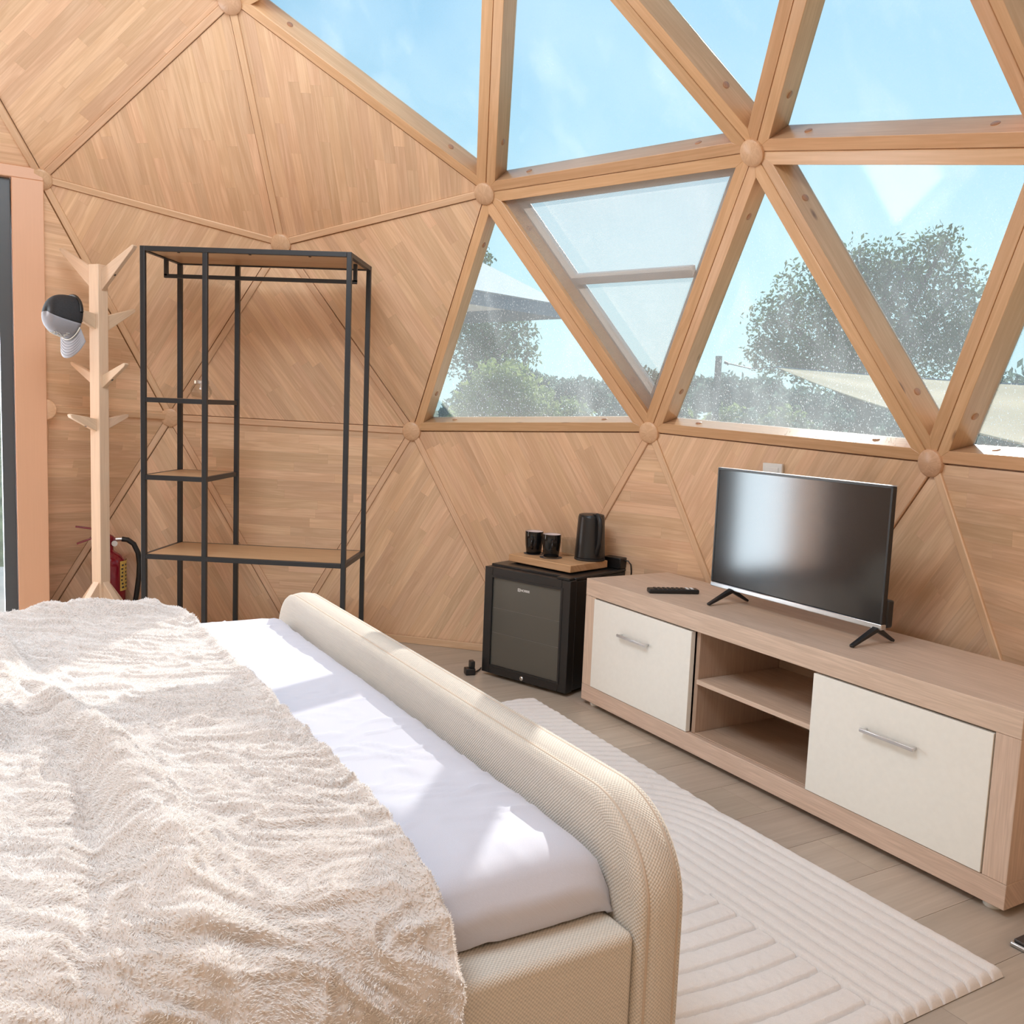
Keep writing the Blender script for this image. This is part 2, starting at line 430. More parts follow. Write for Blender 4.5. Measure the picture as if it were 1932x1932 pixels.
def screen_mat(name):
    m, nt, b = nodes(name); L = nt.links.new
    uv = nn(nt, 'UVMap'); uv.uv_map = 'uv'
    sp = nn(nt, 'SeparateXYZ'); L(uv.outputs[0], sp.inputs[0])
    k = 6.283/.0062
    a = mth(nt, 'MULTIPLY', mth(nt, 'SINE', mth(nt, 'MULTIPLY', sp.outputs[0], k)), mth(nt, 'SINE', mth(nt, 'MULTIPLY', sp.outputs[1], k)))
    f = mth(nt, 'ADD', mth(nt, 'MULTIPLY', a, .10), .40)
    tr = nn(nt, 'BsdfTransparent')
    df = nn(nt, 'BsdfTranslucent'); df.inputs[0].default_value = (.62, .60, .58, 1)
    d2 = nn(nt, 'BsdfDiffuse'); d2.inputs[0].default_value = (.72, .70, .68, 1)
    md = nn(nt, 'MixShader'); md.inputs[0].default_value = .6; L(df.outputs[0], md.inputs[1]); L(d2.outputs[0], md.inputs[2])
    mx = nn(nt, 'MixShader'); L(f, mx.inputs[0]); L(tr.outputs[0], mx.inputs[1]); L(md.outputs[0], mx.inputs[2])
    L(mx.outputs[0], nt.nodes['Material Output'].inputs[0]); nt.nodes.remove(b)
    return m
screen_mat('insect_mesh')

def tv_glass():
    m, nt, b = nodes('tv_screen')
    b.inputs['Base Color'].default_value = (.012, .012, .013, 1); b.inputs['Roughness'].default_value = .12
    b.inputs['Specular IOR Level'].default_value = .75
    m, nt, b = nodes('fridge_glass')
    b.inputs['Base Color'].default_value = (.095, .092, .080, 1); b.inputs['Roughness'].default_value = .16
    b.inputs['Specular IOR Level'].default_value = .6
tv_glass()
MT = MATS

# ------------------------------------------------------------------ the dome (3V geodesic, six metres across)
R = 3.0; ZC = 0.5388
OC = V3((0, 0, ZC))
ico = [V3((0, 0, 1))]
s5 = 5**.5
for k in range(5):
    a = 2*math.pi*k/5; ico.append(V3((2/s5*math.cos(a), 2/s5*math.sin(a), 1/s5)))
for k in range(5):
    a = 2*math.pi*(k+.5)/5; ico.append(V3((2/s5*math.cos(a), 2/s5*math.sin(a), -1/s5)))
ico.append(V3((0, 0, -1)))
def key(**k): return tuple(sorted((int(a[1:]), b) for a, b in k.items()))
K = dict(H3=key(i1=3), H4=key(i1=2, i5=1), H5=key(i1=1, i5=2), H1=key(i1=2, i0=1), H2=key(i1=2, i2=1), H6=key(i1=2, i10=1),
         H7=key(i1=1, i5=1, i10=1), H8=key(i5=2, i10=1), H9=key(i1=2, i6=1), H10=key(i1=1, i2=1, i6=1), up4=key(i1=1, i5=1, i0=1),
         PR=key(i5=3), F67=key(i1=1, i10=2), F69=key(i1=1, i6=1, i10=1), F78=key(i5=1, i10=2), F8r=key(i5=1, i9=1, i10=1),
         F9=key(i1=1, i6=2), upL=key(i1=1, i2=1, i0=1), H2b=key(i1=1, i2=2), F9b=key(i2=1, i6=2), upX=key(i5=2, i0=1),
         R2=key(i5=2, i9=1), R3=key(i5=2, i4=1), H9b=key(i2=2, i6=1))
NAMEK = {v: k for k, v in K.items()}
MEAS = {'H1': (2.061, .013, 2.704), 'H2': (2.382, .970, 2.090), 'H3': (2.682, -.003, 1.897), 'H4': (2.378, -.976, 2.080), 'H5': (1.667, -1.961, 2.081),
        'H6': (2.893, -.605, 1.048), 'H7': (2.384, -1.726, 1.101), 'H8': (1.467, -2.572, 1.057), 'H9': (2.889, .615, 1.066)}
VP = {}
tris = []
for a in range(12):
    for b in range(a+1, 12):
        for c in range(b+1, 12):
            if max((ico[a]-ico[b]).length, (ico[b]-ico[c]).length, (ico[a]-ico[c]).length) > 1.1: continue
            def kk(i, j):
                return tuple(sorted((q, n) for q, n in ((a, 3-i-j), (b, i), (c, j)) if n))
            for i in range(4):
                for j in range(4-i):
                    k_ = kk(i, j)
                    p = sum((ico[q]*n for q, n in k_), V3()).normalized()
                    VP[k_] = p*R+OC
            for i in range(3):
                for j in range(3-i):
                    tris.append((kk(i, j), kk(i+1, j), kk(i, j+1)))
                    if i+j < 2: tris.append((kk(i+1, j), kk(i+1, j+1), kk(i, j+1)))
for k_, p in VP.items():
    if abs(p.z) < .06: p.z = 0.0
    if NAMEK.get(k_) in MEAS: VP[k_] = V3(MEAS[NAMEK[k_]])
tris = [t for t in tris if all(VP[q].z > -.01 for q in t)]
HX = ('hx',); VP[HX] = V3((2.384, .970, 1.09)); HXB = ('hxb',); VP[HXB] = VP[K['H2b']].copy(); VP[HXB].z = 1.09
K['Hx'] = HX; K['HxB'] = HXB; NAMEK[HX] = 'Hx'; NAMEK[HXB] = 'HxB'
TS = lambda *n: frozenset(K[q] for q in n)
removed = {TS('H2', 'H2b', 'H10'), TS('H2', 'H9', 'H10'), TS('H9', 'H10', 'F9'), TS('H2b', 'H10', 'H9b'), TS('H10', 'F9', 'F9b'), TS('H9b', 'H10', 'F9b')}
tri_sets = [frozenset(t) for t in tris]
tri_sets = [t for t in tri_sets if t not in removed]
tri_sets += [TS('H2', 'H9', 'Hx'), TS('Hx', 'H9', 'F9'), TS('H2b', 'H9b', 'HxB'), TS('HxB', 'H9b', 'F9b')]
WIN = [('H1', 'H4', 'up4'), ('H4', 'up4', 'H5'), ('H5', 'up4', 'upX'), ('H5', 'upX', 'PR'), ('H4', 'H5', 'H7'), ('H4', 'H6', 'H7'),
       ('H5', 'H7', 'H8'), ('H5', 'H8', 'PR'), ('PR', 'H8', 'R2'), ('PR', 'R2', 'R3'), ('PR', 'R3', 'upX')]  # the last two are unseen, added to let in more daylight
WINS = [TS(*w) for w in WIN]
GRAIN = {TS('H1', 'H2', 'upL'): ('H1', 'H2'), TS('H2', 'upL', 'H2b'): ('H2', 'H2b'), TS('H1', 'H2', 'H3'): ('H1', 'H3'), TS('H1', 'H3', 'H4'): ('H1', 'H3'),
         TS('H2', 'H3', 'H9'): ('H3', 'H9'), TS('H2', 'H9', 'Hx'): ('H9', 'Hx'), TS('Hx', 'H9', 'F9'): ('H9', 'Hx'), TS('H3', 'H9', 'H6'): ('H3', 'H6'),
         TS('H3', 'H6', 'H4'): ('H3', 'H6'), TS('H9', 'H6', 'F69'): ('H9', 'H6'), TS('H9', 'F9', 'F69'): ('H9', 'F69'), TS('H6', 'F69', 'F67'): ('H6', 'F69'),
         TS('H6', 'H7', 'F67'): ('H6', 'F67'), TS('H7', 'F67', 'F78'): ('F67', 'F78'), TS('H7', 'H8', 'F78'): ('H8', 'F78'), TS('H8', 'F78', 'F8r'): ('H8', 'F78'),
         TS('H8', 'F8r', 'R2'): ('H8', 'R2')}
def radial(p, d): return OC+(p-OC)*(1+d/R)

walls = {}
def wall_of(c):
    a = math.degrees(math.atan2(c.y, c.x))
    if c.z > 2.25: n = 'ceiling'
    elif -62 <= a < 8: n = 'wall_back' if a > -28 else 'wall_right'
    elif 8 <= a < 110: n = 'wall_left'
    elif -150 < a < -62: n = 'wall_side'
    else: n = 'wall_rear'
    if n not in walls:
        lab = {'ceiling': 'upper wooden panels of the dome, overhead', 'wall_back': 'lower wooden triangle panels of the dome behind the clothes rack and minibar',
               'wall_right': 'wooden triangle panels of the dome behind the television stand', 'wall_left': 'wooden triangle panels of the dome beside the door and coat stand',
               'wall_side': 'wooden dome panels beyond the right frame edge', 'wall_rear': 'wooden dome panels behind the camera'}[n]
        walls[n] = thing(n, lab, 'wall' if n != 'ceiling' else 'ceiling', kind='structure')
    return walls[n]

def clip(poly, nrm, d, keep_pos=True):
    out = []
    for i in range(len(poly)):
        a, b = poly[i], poly[(i+1) % len(poly)]
        da, db = a[0]*nrm[0]+a[1]*nrm[1]-d, b[0]*nrm[0]+b[1]*nrm[1]-d
        if not keep_pos: da, db = -da, -db
        if da >= 0: out.append(a)
        if (da >= 0) != (db >= 0):
            t = da/(da-db); out.append((a[0]+(b[0]-a[0])*t, a[1]+(b[1]-a[1])*t))
    return out

edges_wood = {}; edges_seen = {}
for t in tri_sets:
    l = list(t)
    for i in range(3):
        e_ = frozenset((l[i], l[(i+1) % 3])); edges_seen.setdefault(e_, []).append(t)

def inset_tri(P, dists):
    """inset a triangle (list of three Vector) by per-edge distances (edge i is P[i]-P[i+1]); returns three points"""
    n = (P[1]-P[0]).cross(P[2]-P[0]).normalized()
    ex = (P[1]-P[0]).normalized(); ey = n.cross(ex)
    q = [((p-P[0]).dot(ex), (p-P[0]).dot(ey)) for p in P]
    L = []
    for i in range(3):
        a, b = q[i], q[(i+1) % 3]; dx, dy = b[0]-a[0], b[1]-a[1]; l = math.hypot(dx, dy)
        nx, ny = -dy/l, dx/l
        L.append((nx, ny, nx*a[0]+ny*a[1]+dists[i]))
    out = []
    for i in range(3):
        a, b = L[i-1], L[i]; det = a[0]*b[1]-a[1]*b[0]
        xx = (a[2]*b[1]-a[1]*b[2])/det; yy = (a[0]*b[2]-a[2]*b[0])/det
        out.append(P[0]+ex*xx+ey*yy)
    return out, n

def ordered(t):
    l = sorted(t, key=str); P = [VP[q] for q in l]
    c = (P[0]+P[1]+P[2])/3; n = (P[1]-P[0]).cross(P[2]-P[0])
    if n.dot(c-OC) > 0: l = [l[0], l[2], l[1]]       # normal points into the room
    return l

n_st = 0
for t in tri_sets:
    if t in WINS: continue
    l = ordered(t); P = [VP[q] for q in l]; c = (P[0]+P[1]+P[2])/3
    W = wall_of(c)
    detailed = t in GRAIN
    mb = MB()
    A = [radial(p, .016) for p in P]; B = [radial(p, .06) for p in P]
    mb.raw(A+B, [(0, 1, 2), (5, 4, 3), (0, 3, 4, 1), (1, 4, 5, 2), (2, 5, 3, 0)])
    pan = mb.build('panel', MT['panel_back'] if detailed else MT['panel_plain'], W, grain=(P[1]-P[0]))
    if not detailed: continue
    dist = []
    for i in range(3):
        nb = [q for q in edges_seen[frozenset((l[i], l[(i+1) % 3]))] if q != t]
        if not nb: dist.append(.004)
        elif nb[0] in WINS: dist.append(.004)
        else: dist.append(.0165)
    Q, n = inset_tri(P, dist)
    Q = [p - n*.007 for p in Q]                     # the boards lie a little behind the cover strips
    ga, gb = GRAIN[t]; gx = (VP[K[gb]]-VP[K[ga]]); gx = (gx-n*gx.dot(n)).normalized(); gy = n.cross(gx)
    o = VP[K[ga]] - n*.007 - n*(VP[K[ga]]-n*.007-Q[0]).dot(n)
    q2 = [((p-o).dot(gx), (p-o).dot(gy)) for p in Q]
    y0 = min(p[1] for p in q2); y1 = max(p[1] for p in q2)
    rr = random.Random(hash(str(sorted(map(str, t)))) if False else sum(ord(ch) for ch in str(l)))
    y = y0 - rr.random()*.03
    while y < y1:
        h = .047
        s = clip(clip(q2, (0, 1), y), (0, 1), y+h, False)
        if len(s) >= 3:
            xa = min(p[0] for p in s); xb = max(p[0] for p in s)
            cuts = [xa-.001]; xx = xa + rr.uniform(.05, .5)
            while xx < xb-.06: cuts.append(xx); xx += rr.uniform(.22, .62)
            cuts.append(xb+.001)
            for a_, b_ in zip(cuts[:-1], cuts[1:]):
                pc = clip(clip(s, (1, 0), a_+.0001), (1, 0), b_-.0001, False)
                if len(pc) < 3: continue
                ym = sum(p[1] for p in pc)/len(pc)
                F_ = [o+gx*p[0]+gy*p[1]*1.0 for p in pc]
                F_ = [p+(gy*(ym-(p-o).dot(gy)))*.004 for p in F_]
                m2 = MB(); nF = len(F_)
                Bk = [p-n*.0085 for p in F_]
                uvF = [(p[0], p[1]) for p in pc]
                m2.raw(F_+Bk, [tuple(range(nF))] + [((i+1) % nF, i, i+nF, (i+1) % nF+nF) for i in range(nF)],
                       [uvF]+[[uvF[(i+1) % nF], uvF[i], uvF[i], uvF[(i+1) % nF]] for i in range(nF)])
                m2.build('stave', MT['stave'], pan); n_st += 1
        y += h

# cover strips on the seams between wooden panels, caps on the hubs
hubs_used = set()
for e_, ts in edges_seen.items():
    a, b = tuple(e_); pa, pb = VP[a], VP[b]
    kinds = [t in WINS for t in ts]
    if not any(t in GRAIN or t in WINS for t in ts): continue
    for q in (a, b):
        if VP[q].z > .05: hubs_used.add(q)
    if any(kinds) or (pa.z < .05 and pb.z < .05): continue
    if e_ == frozenset((K['H2'], HX)): continue
    mid = (pa+pb)/2; nr = -(mid-OC).normalized(); d = (pb-pa).normalized(); nr = (nr-d*nr.dot(d)).normalized(); sd_ = d.cross(nr)
    w_ = .0135; mb = MB()
    sec = [(-w_, -.014), (w_+.003, -.014), (w_+.003, .001), (w_, .004), (-w_+.003, .004), (-w_, .001)]
    pa2, pb2 = pa+d*.012, pb-d*.012
    A = [pa2+sd_*x_+nr*y_ for x_, y_ in sec]; B = [pb2+sd_*x_+nr*y_ for x_, y_ in sec]
    m_ = len(sec)
    mb.raw(A+B, [tuple(range(m_)), tuple(range(m_, 2*m_))[::-1]]+[(i, i+m_, (i+1) % m_+m_, (i+1) % m_) for i in range(m_)])
    mb.build('cover_strip', MT['strip'], wall_of(mid), grain=d)
for q in hubs_used:
    p = VP[q]; ax = -(p-OC).normalized()
    if q in (HX, HXB): ax = (CAM-p).normalized()*.3-ND; ax.normalize()
    mb = MB(); mb.lathe([(.0, -.03), (.047, -.03), (.047, .012), (.0455, .017), (.037, .023), (.0, .024)], 28, p, ax)
    mb.build('hub_cap', MT['cap'], wall_of(p if NAMEK.get(q) != 'H1' else V3((2.4, .2, 2))), smooth=35)

# ------------------------------------------------------------------ triangular windows
wlabels = ['clear triangular window high at the top left, blue sky behind', 'large triangular window at top centre left of the diagonal beam', 'narrow downward-pointing window at the top edge',
           'triangular window at the upper right corner', 'downward-pointing window with insect screen and crossbar', 'triangular window behind the minibar with parasol and tree outside',
           'triangular window above the television with tree and post outside', 'downward-pointing window right of the television with large tree outside',
           'triangular window at the right frame edge with the shade sail outside', 'unseen triangular window added beyond the right frame edge for more daylight', 'unseen upper window added beyond the right frame edge for more daylight']
for wi, t in enumerate(WINS):
    l = ordered(t); P = [VP[q] for q in l]
    W = thing('window_%d' % (wi+1), wlabels[wi], 'window', kind='structure')
    w_, dep = .043, .098
    IN, n = inset_tri(P, [w_]*3)
    FR, _ = inset_tri(P, [.0022]*3)
    for i in range(3):
        j = (i+1) % 3
        a, b = P[i], P[j]
        fa, fb = FR[i], FR[j]; ia, ib = IN[i], IN[j]
        ea, eb = radial(a, .006), radial(b, .006); ra, rb = radial(a, dep+.012), radial(b, dep+.012)
        ja, jb = ia-n*dep, ib-n*dep
        d = (b-a).normalized(); inn = n.cross(d)
        mb = MB()
        sa = [fa, ia, ja, ra, ea]; sb = [fb, ib, jb, rb, eb]
        fs = [(k, (k+1) % 5, (k+1) % 5+5, k+5) for k in range(5)]
        mb.raw(sa+sb, [(0, 1, 6, 5), (1, 2, 7, 6), (2, 3, 8, 7), (3, 4, 9, 8), (4, 0, 5, 9), (4, 3, 2, 1, 0), (5, 6, 7, 8, 9)])
        bm = mb.build('frame_beam', MT['beam'], W, bevel=.0012, seg=1, grain=d)
        L_ = (ib-ia).length
        for fr_ in (.14, .86):
            pc = ia+(ib-ia)*fr_-n*dep*.52
            pm = MB(); pm.lathe([(.0125, -.002), (.0125, .0015), (.010, .003), (0, .0034)], 14, pc, inn)
            pm.build('plug', MT['plug'], bm, smooth=40)
    if wi == 4:
        S, _ = inset_tri(P, [w_-.004]*3); S = [p-n*.020 for p in S]
        mb = MB(); mb.poly(S); mb.build('insect_screen', MT['insect_mesh'], W, grain=(P[1]-P[0]))
        # opening sash outside the screen
        O_, _ = inset_tri(P, [w_-.002]*3); O_ = [p-n*.085 for p in O_]
        I_, _ = inset_tri(P, [w_+.040, w_+.040, w_+.040]); I_ = [p-n*.085 for p in I_]
        nm = [NAMEK[q] for q in l]
        for i in range(3):
            j = (i+1) % 3; mb = MB()
            A = [O_[i], O_[j], I_[j], I_[i]]
            mb.prism(A, -n*.022); mb.build('sash_rail', MT['sash_grey'], W, bevel=.003)
        iH4, iH5, iH7 = nm.index('H4'), nm.index('H5'), nm.index('H7')
        a = I_[iH4].lerp(I_[iH7], .40); b = I_[iH5].lerp(I_[iH7], .40)
        mb = MB(); mb.bar(a+n*.012, b+n*.012, .045, .026, n); mb.build('crossbar', MT['sash_grey'], W, bevel=.003)
        G = [p-n*.098 for p in I_]
    else:
        G, _ = inset_tri(P, [w_-.012]*3); G = [p-n*(dep-.008) for p in G]
    mb = MB(); mb.poly(G); mb.build('pane', MT['dirty_pane'], W)
    if wi != 4:
        for i in range(3):            # outer glazing bead that holds the pane
            j = (i+1) % 3
            g0, _ = inset_tri(P, [w_-.012]*3); g1, _ = inset_tri(P, [w_+.004]*3)

# ------------------------------------------------------------------ door at the left
Dp = V3((H2.x, H2.y, 0)); DL = (VP[K['H2b']]-VP[K['H2']]).length; DH = 2.075
door = thing('door_1', 'glazed entrance door with dark grey frame at the left frame edge', 'door', (Dp.x, Dp.y, 0), math.atan2(ED.y, ED.x), kind='structure')
# local x along the door wall, local y points into the room (-ND)
dl = MB(); dl.box(-.006, .118, -.62, .030, 0, DH); j1 = dl.build('door_jamb', MT['jamb'], door, bevel=.003, grain=(0, 0, 1))
dl = MB(); dl.box(DL-.118, DL+.006, -.62, .030, 0, DH); dl.build('door_jamb', MT['jamb'], door, bevel=.003, grain=(0, 0, 1))
dl = MB(); dl.box(-.006, DL+.006, -.62, .028, DH, DH+.05); dl.build('door_head', MT['jamb'], door, bevel=.003)
x0, x1 = .120, DL-.120
leaf = MB()
leaf.box(x0, x0+.05, -.06, -.005, .02, DH-.004).box(x1-.05, x1, -.06, -.005, .02, DH-.004)
leaf.box(x0+.05, x1-.05, -.06, -.005, .02, .10).box(x0+.05, x1-.05, -.06, -.005, DH-.07, DH-.004)
lf = leaf.build('door_leaf', MT['grey_frame'], door, bevel=.002)
g = MB(); g.box(x0+.048, x1-.048, -.036, -.030, .098, DH-.068); g.build('pane', MT['clear_glass'], lf)

# ------------------------------------------------------------------ floor of laid boards
A34 = math.radians(34.0); CX, SX = math.cos(A34), math.sin(A34)
def F(X, Y, z=0.0): return V3((X*CX-Y*SX, X*SX+Y*CX, z))     # bed-aligned frame; X = -u, Y = v
fl = thing('floor', 'grey brown wood-effect plank floor', 'floor', (0, 0, 0), A34, kind='structure')
mb = MB(); mb.lathe([(0, -.02), (3.06, -.02), (3.06, -.06), (0, -.06)], 60); mb.build('subfloor', MT['panel_back'], fl)
fr = random.Random(3)
PW = .2005
def disc_poly(r=3.02, n=64): return [(r*math.cos(2*math.pi*k/n), r*math.sin(2*math.pi*k/n)) for k in range(n)]
for r_ in range(-16, 16):
    xa = -(.0433 + PW*r_) - PW; xb = xa+PW
    yb = {0: -2.278, 5: -1.908}.get(r_, -2.9+fr.uniform(0, 1.2))
    ys = [yb+1.28*k for k in range(-3, 6)]
    for a_, b_ in zip(ys[:-1], ys[1:]):
        pc = clip(clip(clip(clip(disc_poly(), (1, 0), xa+.0006), (1, 0), xb-.0006, False), (0, 1), a_+.0005), (0, 1), b_-.0005, False)
        if len(pc) < 3: continue
        mb = MB(); mb.prism([(p[0], p[1], -.02) for p in pc], (0, 0, .02)); mb.build('plank', MT['floor_plank'], fl, grain=(0, 1, 0))
# base trim along the wall foot
tr_pairs = [('F9', 'F69'), ('F69', 'F67'), ('F67', 'F78'), ('F78', 'F8r')]
for i, (a, b) in enumerate(tr_pairs):
    pa, pb = VP[K[a]], VP[K[b]]; d = (pb-pa).normalized(); inn = V3((-pa.y, pa.x, 0)); nrm = V3((d.y, -d.x, 0))
    if nrm.dot(pa) > 0: nrm = -nrm
    mb = MB(); mb.bar(pa+nrm*.006+V3((0, 0, .017)), pb+nrm*.006+V3((0, 0, .017)), .012, .034)
    o = mb.build('baseboard_%s' % ['left', 'back', 'right', 'side'][i], MT['strip'], None, bevel=.002)
    tag(o, 'thin wooden base trim at the foot of the %s' % ['wall behind the coat stand', 'wall left of the minibar', 'wall behind the minibar and stand', 'wall at the right end of the stand'][i], 'baseboard', kind='structure')

# ------------------------------------------------------------------ bed
VI, VO = -1.083, -1.173      # inner and outer face of the footboard (v)
bed = thing('bed', 'upholstered bed frame in beige woven fabric with rounded footboard', 'bed', tuple(F(0, 0)), A34)
HT, RC = .572, .16
XN, XF = -1.110, .800        # near and far end of the footboard in X (= -u)
outl = [(XF, .045)]
for k in range(13):
    a = math.pi/2*k/12; outl.append((XF-RC+RC*math.cos(a), HT-RC+RC*math.sin(a)))
for k in range(1, 16): outl.append((XF-RC+(XN+RC-XF+RC)*k/16, HT))
for k in range(13):
    a = math.pi/2+math.pi/2*k/12; outl.append((XN+RC+RC*math.cos(a), HT-RC+RC*math.sin(a)))
outl.append((XN, .045))
def onorm(i):
    a, b = outl[max(i-1, 0)], outl[min(i+1, len(outl)-1)]; dx, dz = b[0]-a[0], b[1]-a[1]; l = math.hypot(dx, dz); return (-dz/l, dx/l)
arc = [0]
for a, b in zip(outl[:-1], outl[1:]): arc.append(arc[-1]+math.hypot(b[0]-a[0], b[1]-a[1]))
prof = [(VI-.001, .030), (VI, .016), (VI-.003, .006), (VI-.010, .0005), (VI-.016, .003), (VI-.022, -.0015), (VI-.045, -.0045), (VO+.022, -.0015), (VO+.016, .003), (VO+.010, .0005), (VO+.003, .006), (VO, .016)]
P = np.zeros((len(outl), len(prof), 3)); UV = np.zeros((len(outl), len(prof), 2)); cl = 0
for i, (x_, z_) in enumerate(outl):
    nx, nz = onorm(i); cl = 0
    for j, (y_, ins) in enumerate(prof):
        if j: cl += math.hypot(prof[j][0]-prof[j-1][0], prof[j][1]-prof[j-1][1])
        s_ = 1 if nz >= -1e-6 or True else -1
        # outward normal of the outline (it runs far -> near over the top)
        P[i, j] = (x_-(-nx if True else nx)*0-(nx*-1)*0, y_, z_)
        ox, oz = (-nx, -nz) if (nx*(x_-(XN+XF)/2)+nz*(z_-.2)) < 0 else (nx, nz)
        P[i, j, 0] = x_-ox*ins; P[i, j, 2] = z_-oz*ins; UV[i, j] = (arc[i], cl)
fb = grid_mesh('footboard', P, UV, MT['bed_weave'], bed)
mb = MB()
for j in (0, len(prof)-1):
    pts = [V3(P[i, j]) for i in range(len(outl))]
    if j: pts = pts[::-1]
    mb.poly(pts[::-1], [(p.x, p.z) for p in pts[::-1]])
mb.build('footboard_face', MT['bed_weave'], bed)
for j in (4, 8):
    mb = MB(); mb.tube([V3(P[i, j])+V3((0, 0, 0)) for i in range(len(outl))], .0028, 6); mb.build('piping', MT['headboard_cloth'], bed, smooth=60)
def rail(xa, xb, ya, yb, z0, z1, name):
    mb = MB(); mb.box(xa, xb, ya, yb, z0, z1); return mb.build(name, MT['bed_weave'], bed, bevel=.014, seg=4, grain=(0, 1, 0))
rail(-1.102, -1.000, VI+.001, .98, .045, .392, 'side_rail')
rail(.690, .794, VI+.001, .98, .045, .392, 'side_rail')
rail(-.998, .688, VI+.002, .96, .16, .30, 'slat_base')
rail(XN, XF, .981, 1.08, .03, .95, 'headboard')
for x_, y_ in ((-1.04, -1.13), (.73, -1.13), (-1.04, 1.03), (.73, 1.03)):
    mb = MB(); mb.box(x_-.03, x_+.03, y_-.03, y_+.03, .030 if y_ < 0 else 0, .06); mb.build('leg', MT['black_plastic'], bed)

# mattress under its white sheet: a soft-edged block with creases
def soft_block(name, xa, xb, ya, yb, ztop, zbot, mat, parent, edge=.06, nx=200, ny=190, seed=3, amp=.010):
    prof_ = [(-.005, zbot-ztop), (.006, (zbot-ztop)*.72), (.006, (zbot-ztop)*.5), (.000, -.048), (-.008, -.026), (-.024, -.011), (-.045, -.004), (-.075, 0.0)]
    def axis(a, b, n):
        c = [a-o for o, _ in prof_]; d = [q for _, q in prof_]
        mid = np.linspace(a+.075, b-.075, n)[1:-1]
        return np.array(c+list(mid)+[b+o for o, _ in prof_][::-1]), np.array(d+[0]*len(mid)+d[::-1])
    X, dx = axis(xa, xb, nx); Y, dy = axis(ya, yb, ny)
    GX, GY = np.meshgrid(X, Y, indexing='ij'); D = np.maximum(dx[:, None]+dy[None, :], zbot-ztop)
    # creases: thin ridges of warped noise
    w1 = fbm(GX*5, GY*5, seed, 3)*.35
    cr = np.abs(vnoise(GX*9+w1*9+GY*5, GY*7-w1*8-GX*3, seed+5)-.5); ridge = np.exp(-(cr/.045)**2)
    cr2 = np.abs(vnoise(GX*24+w1*14, GY*9+w1*12, seed+9)-.5); ridge2 = np.exp(-(cr2/.06)**2)
    Z = ztop+D+amp*(ridge*.75*vnoise(GX*3, GY*3, seed+2)+ridge2*.45*vnoise(GX*2, GY*4, seed+4))+fbm(GX*3.2, GY*3.2, seed+8, 2)*.012
    side = (D < -.04)
    wob = fbm(GX*9, GY*9, seed+11, 2)*.012
    GX2 = GX+np.where(side & (dx[:, None] < -.02), wob*np.sign(GX-(xa+xb)/2), 0)
    GY2 = GY+np.where(side & (dy[None, :] < -.02), wob*np.sign(GY-(ya+yb)/2), 0)
    Z = np.maximum(Z, zbot)
    P_ = np.stack([GX2, GY2, Z], -1); UV_ = np.stack([GX, GY-Z], -1)
    return grid_mesh(name, P_[::-1], UV_[::-1], mat, parent)
mat_t = thing('mattress', 'mattress under a white fitted sheet lying in the beige bed', 'mattress', tuple(F(0, 0)), A34)
soft_block('fitted_sheet', -1.035, .728, VI+.006, .97, .503, .393, MT['sheet'], mat_t)

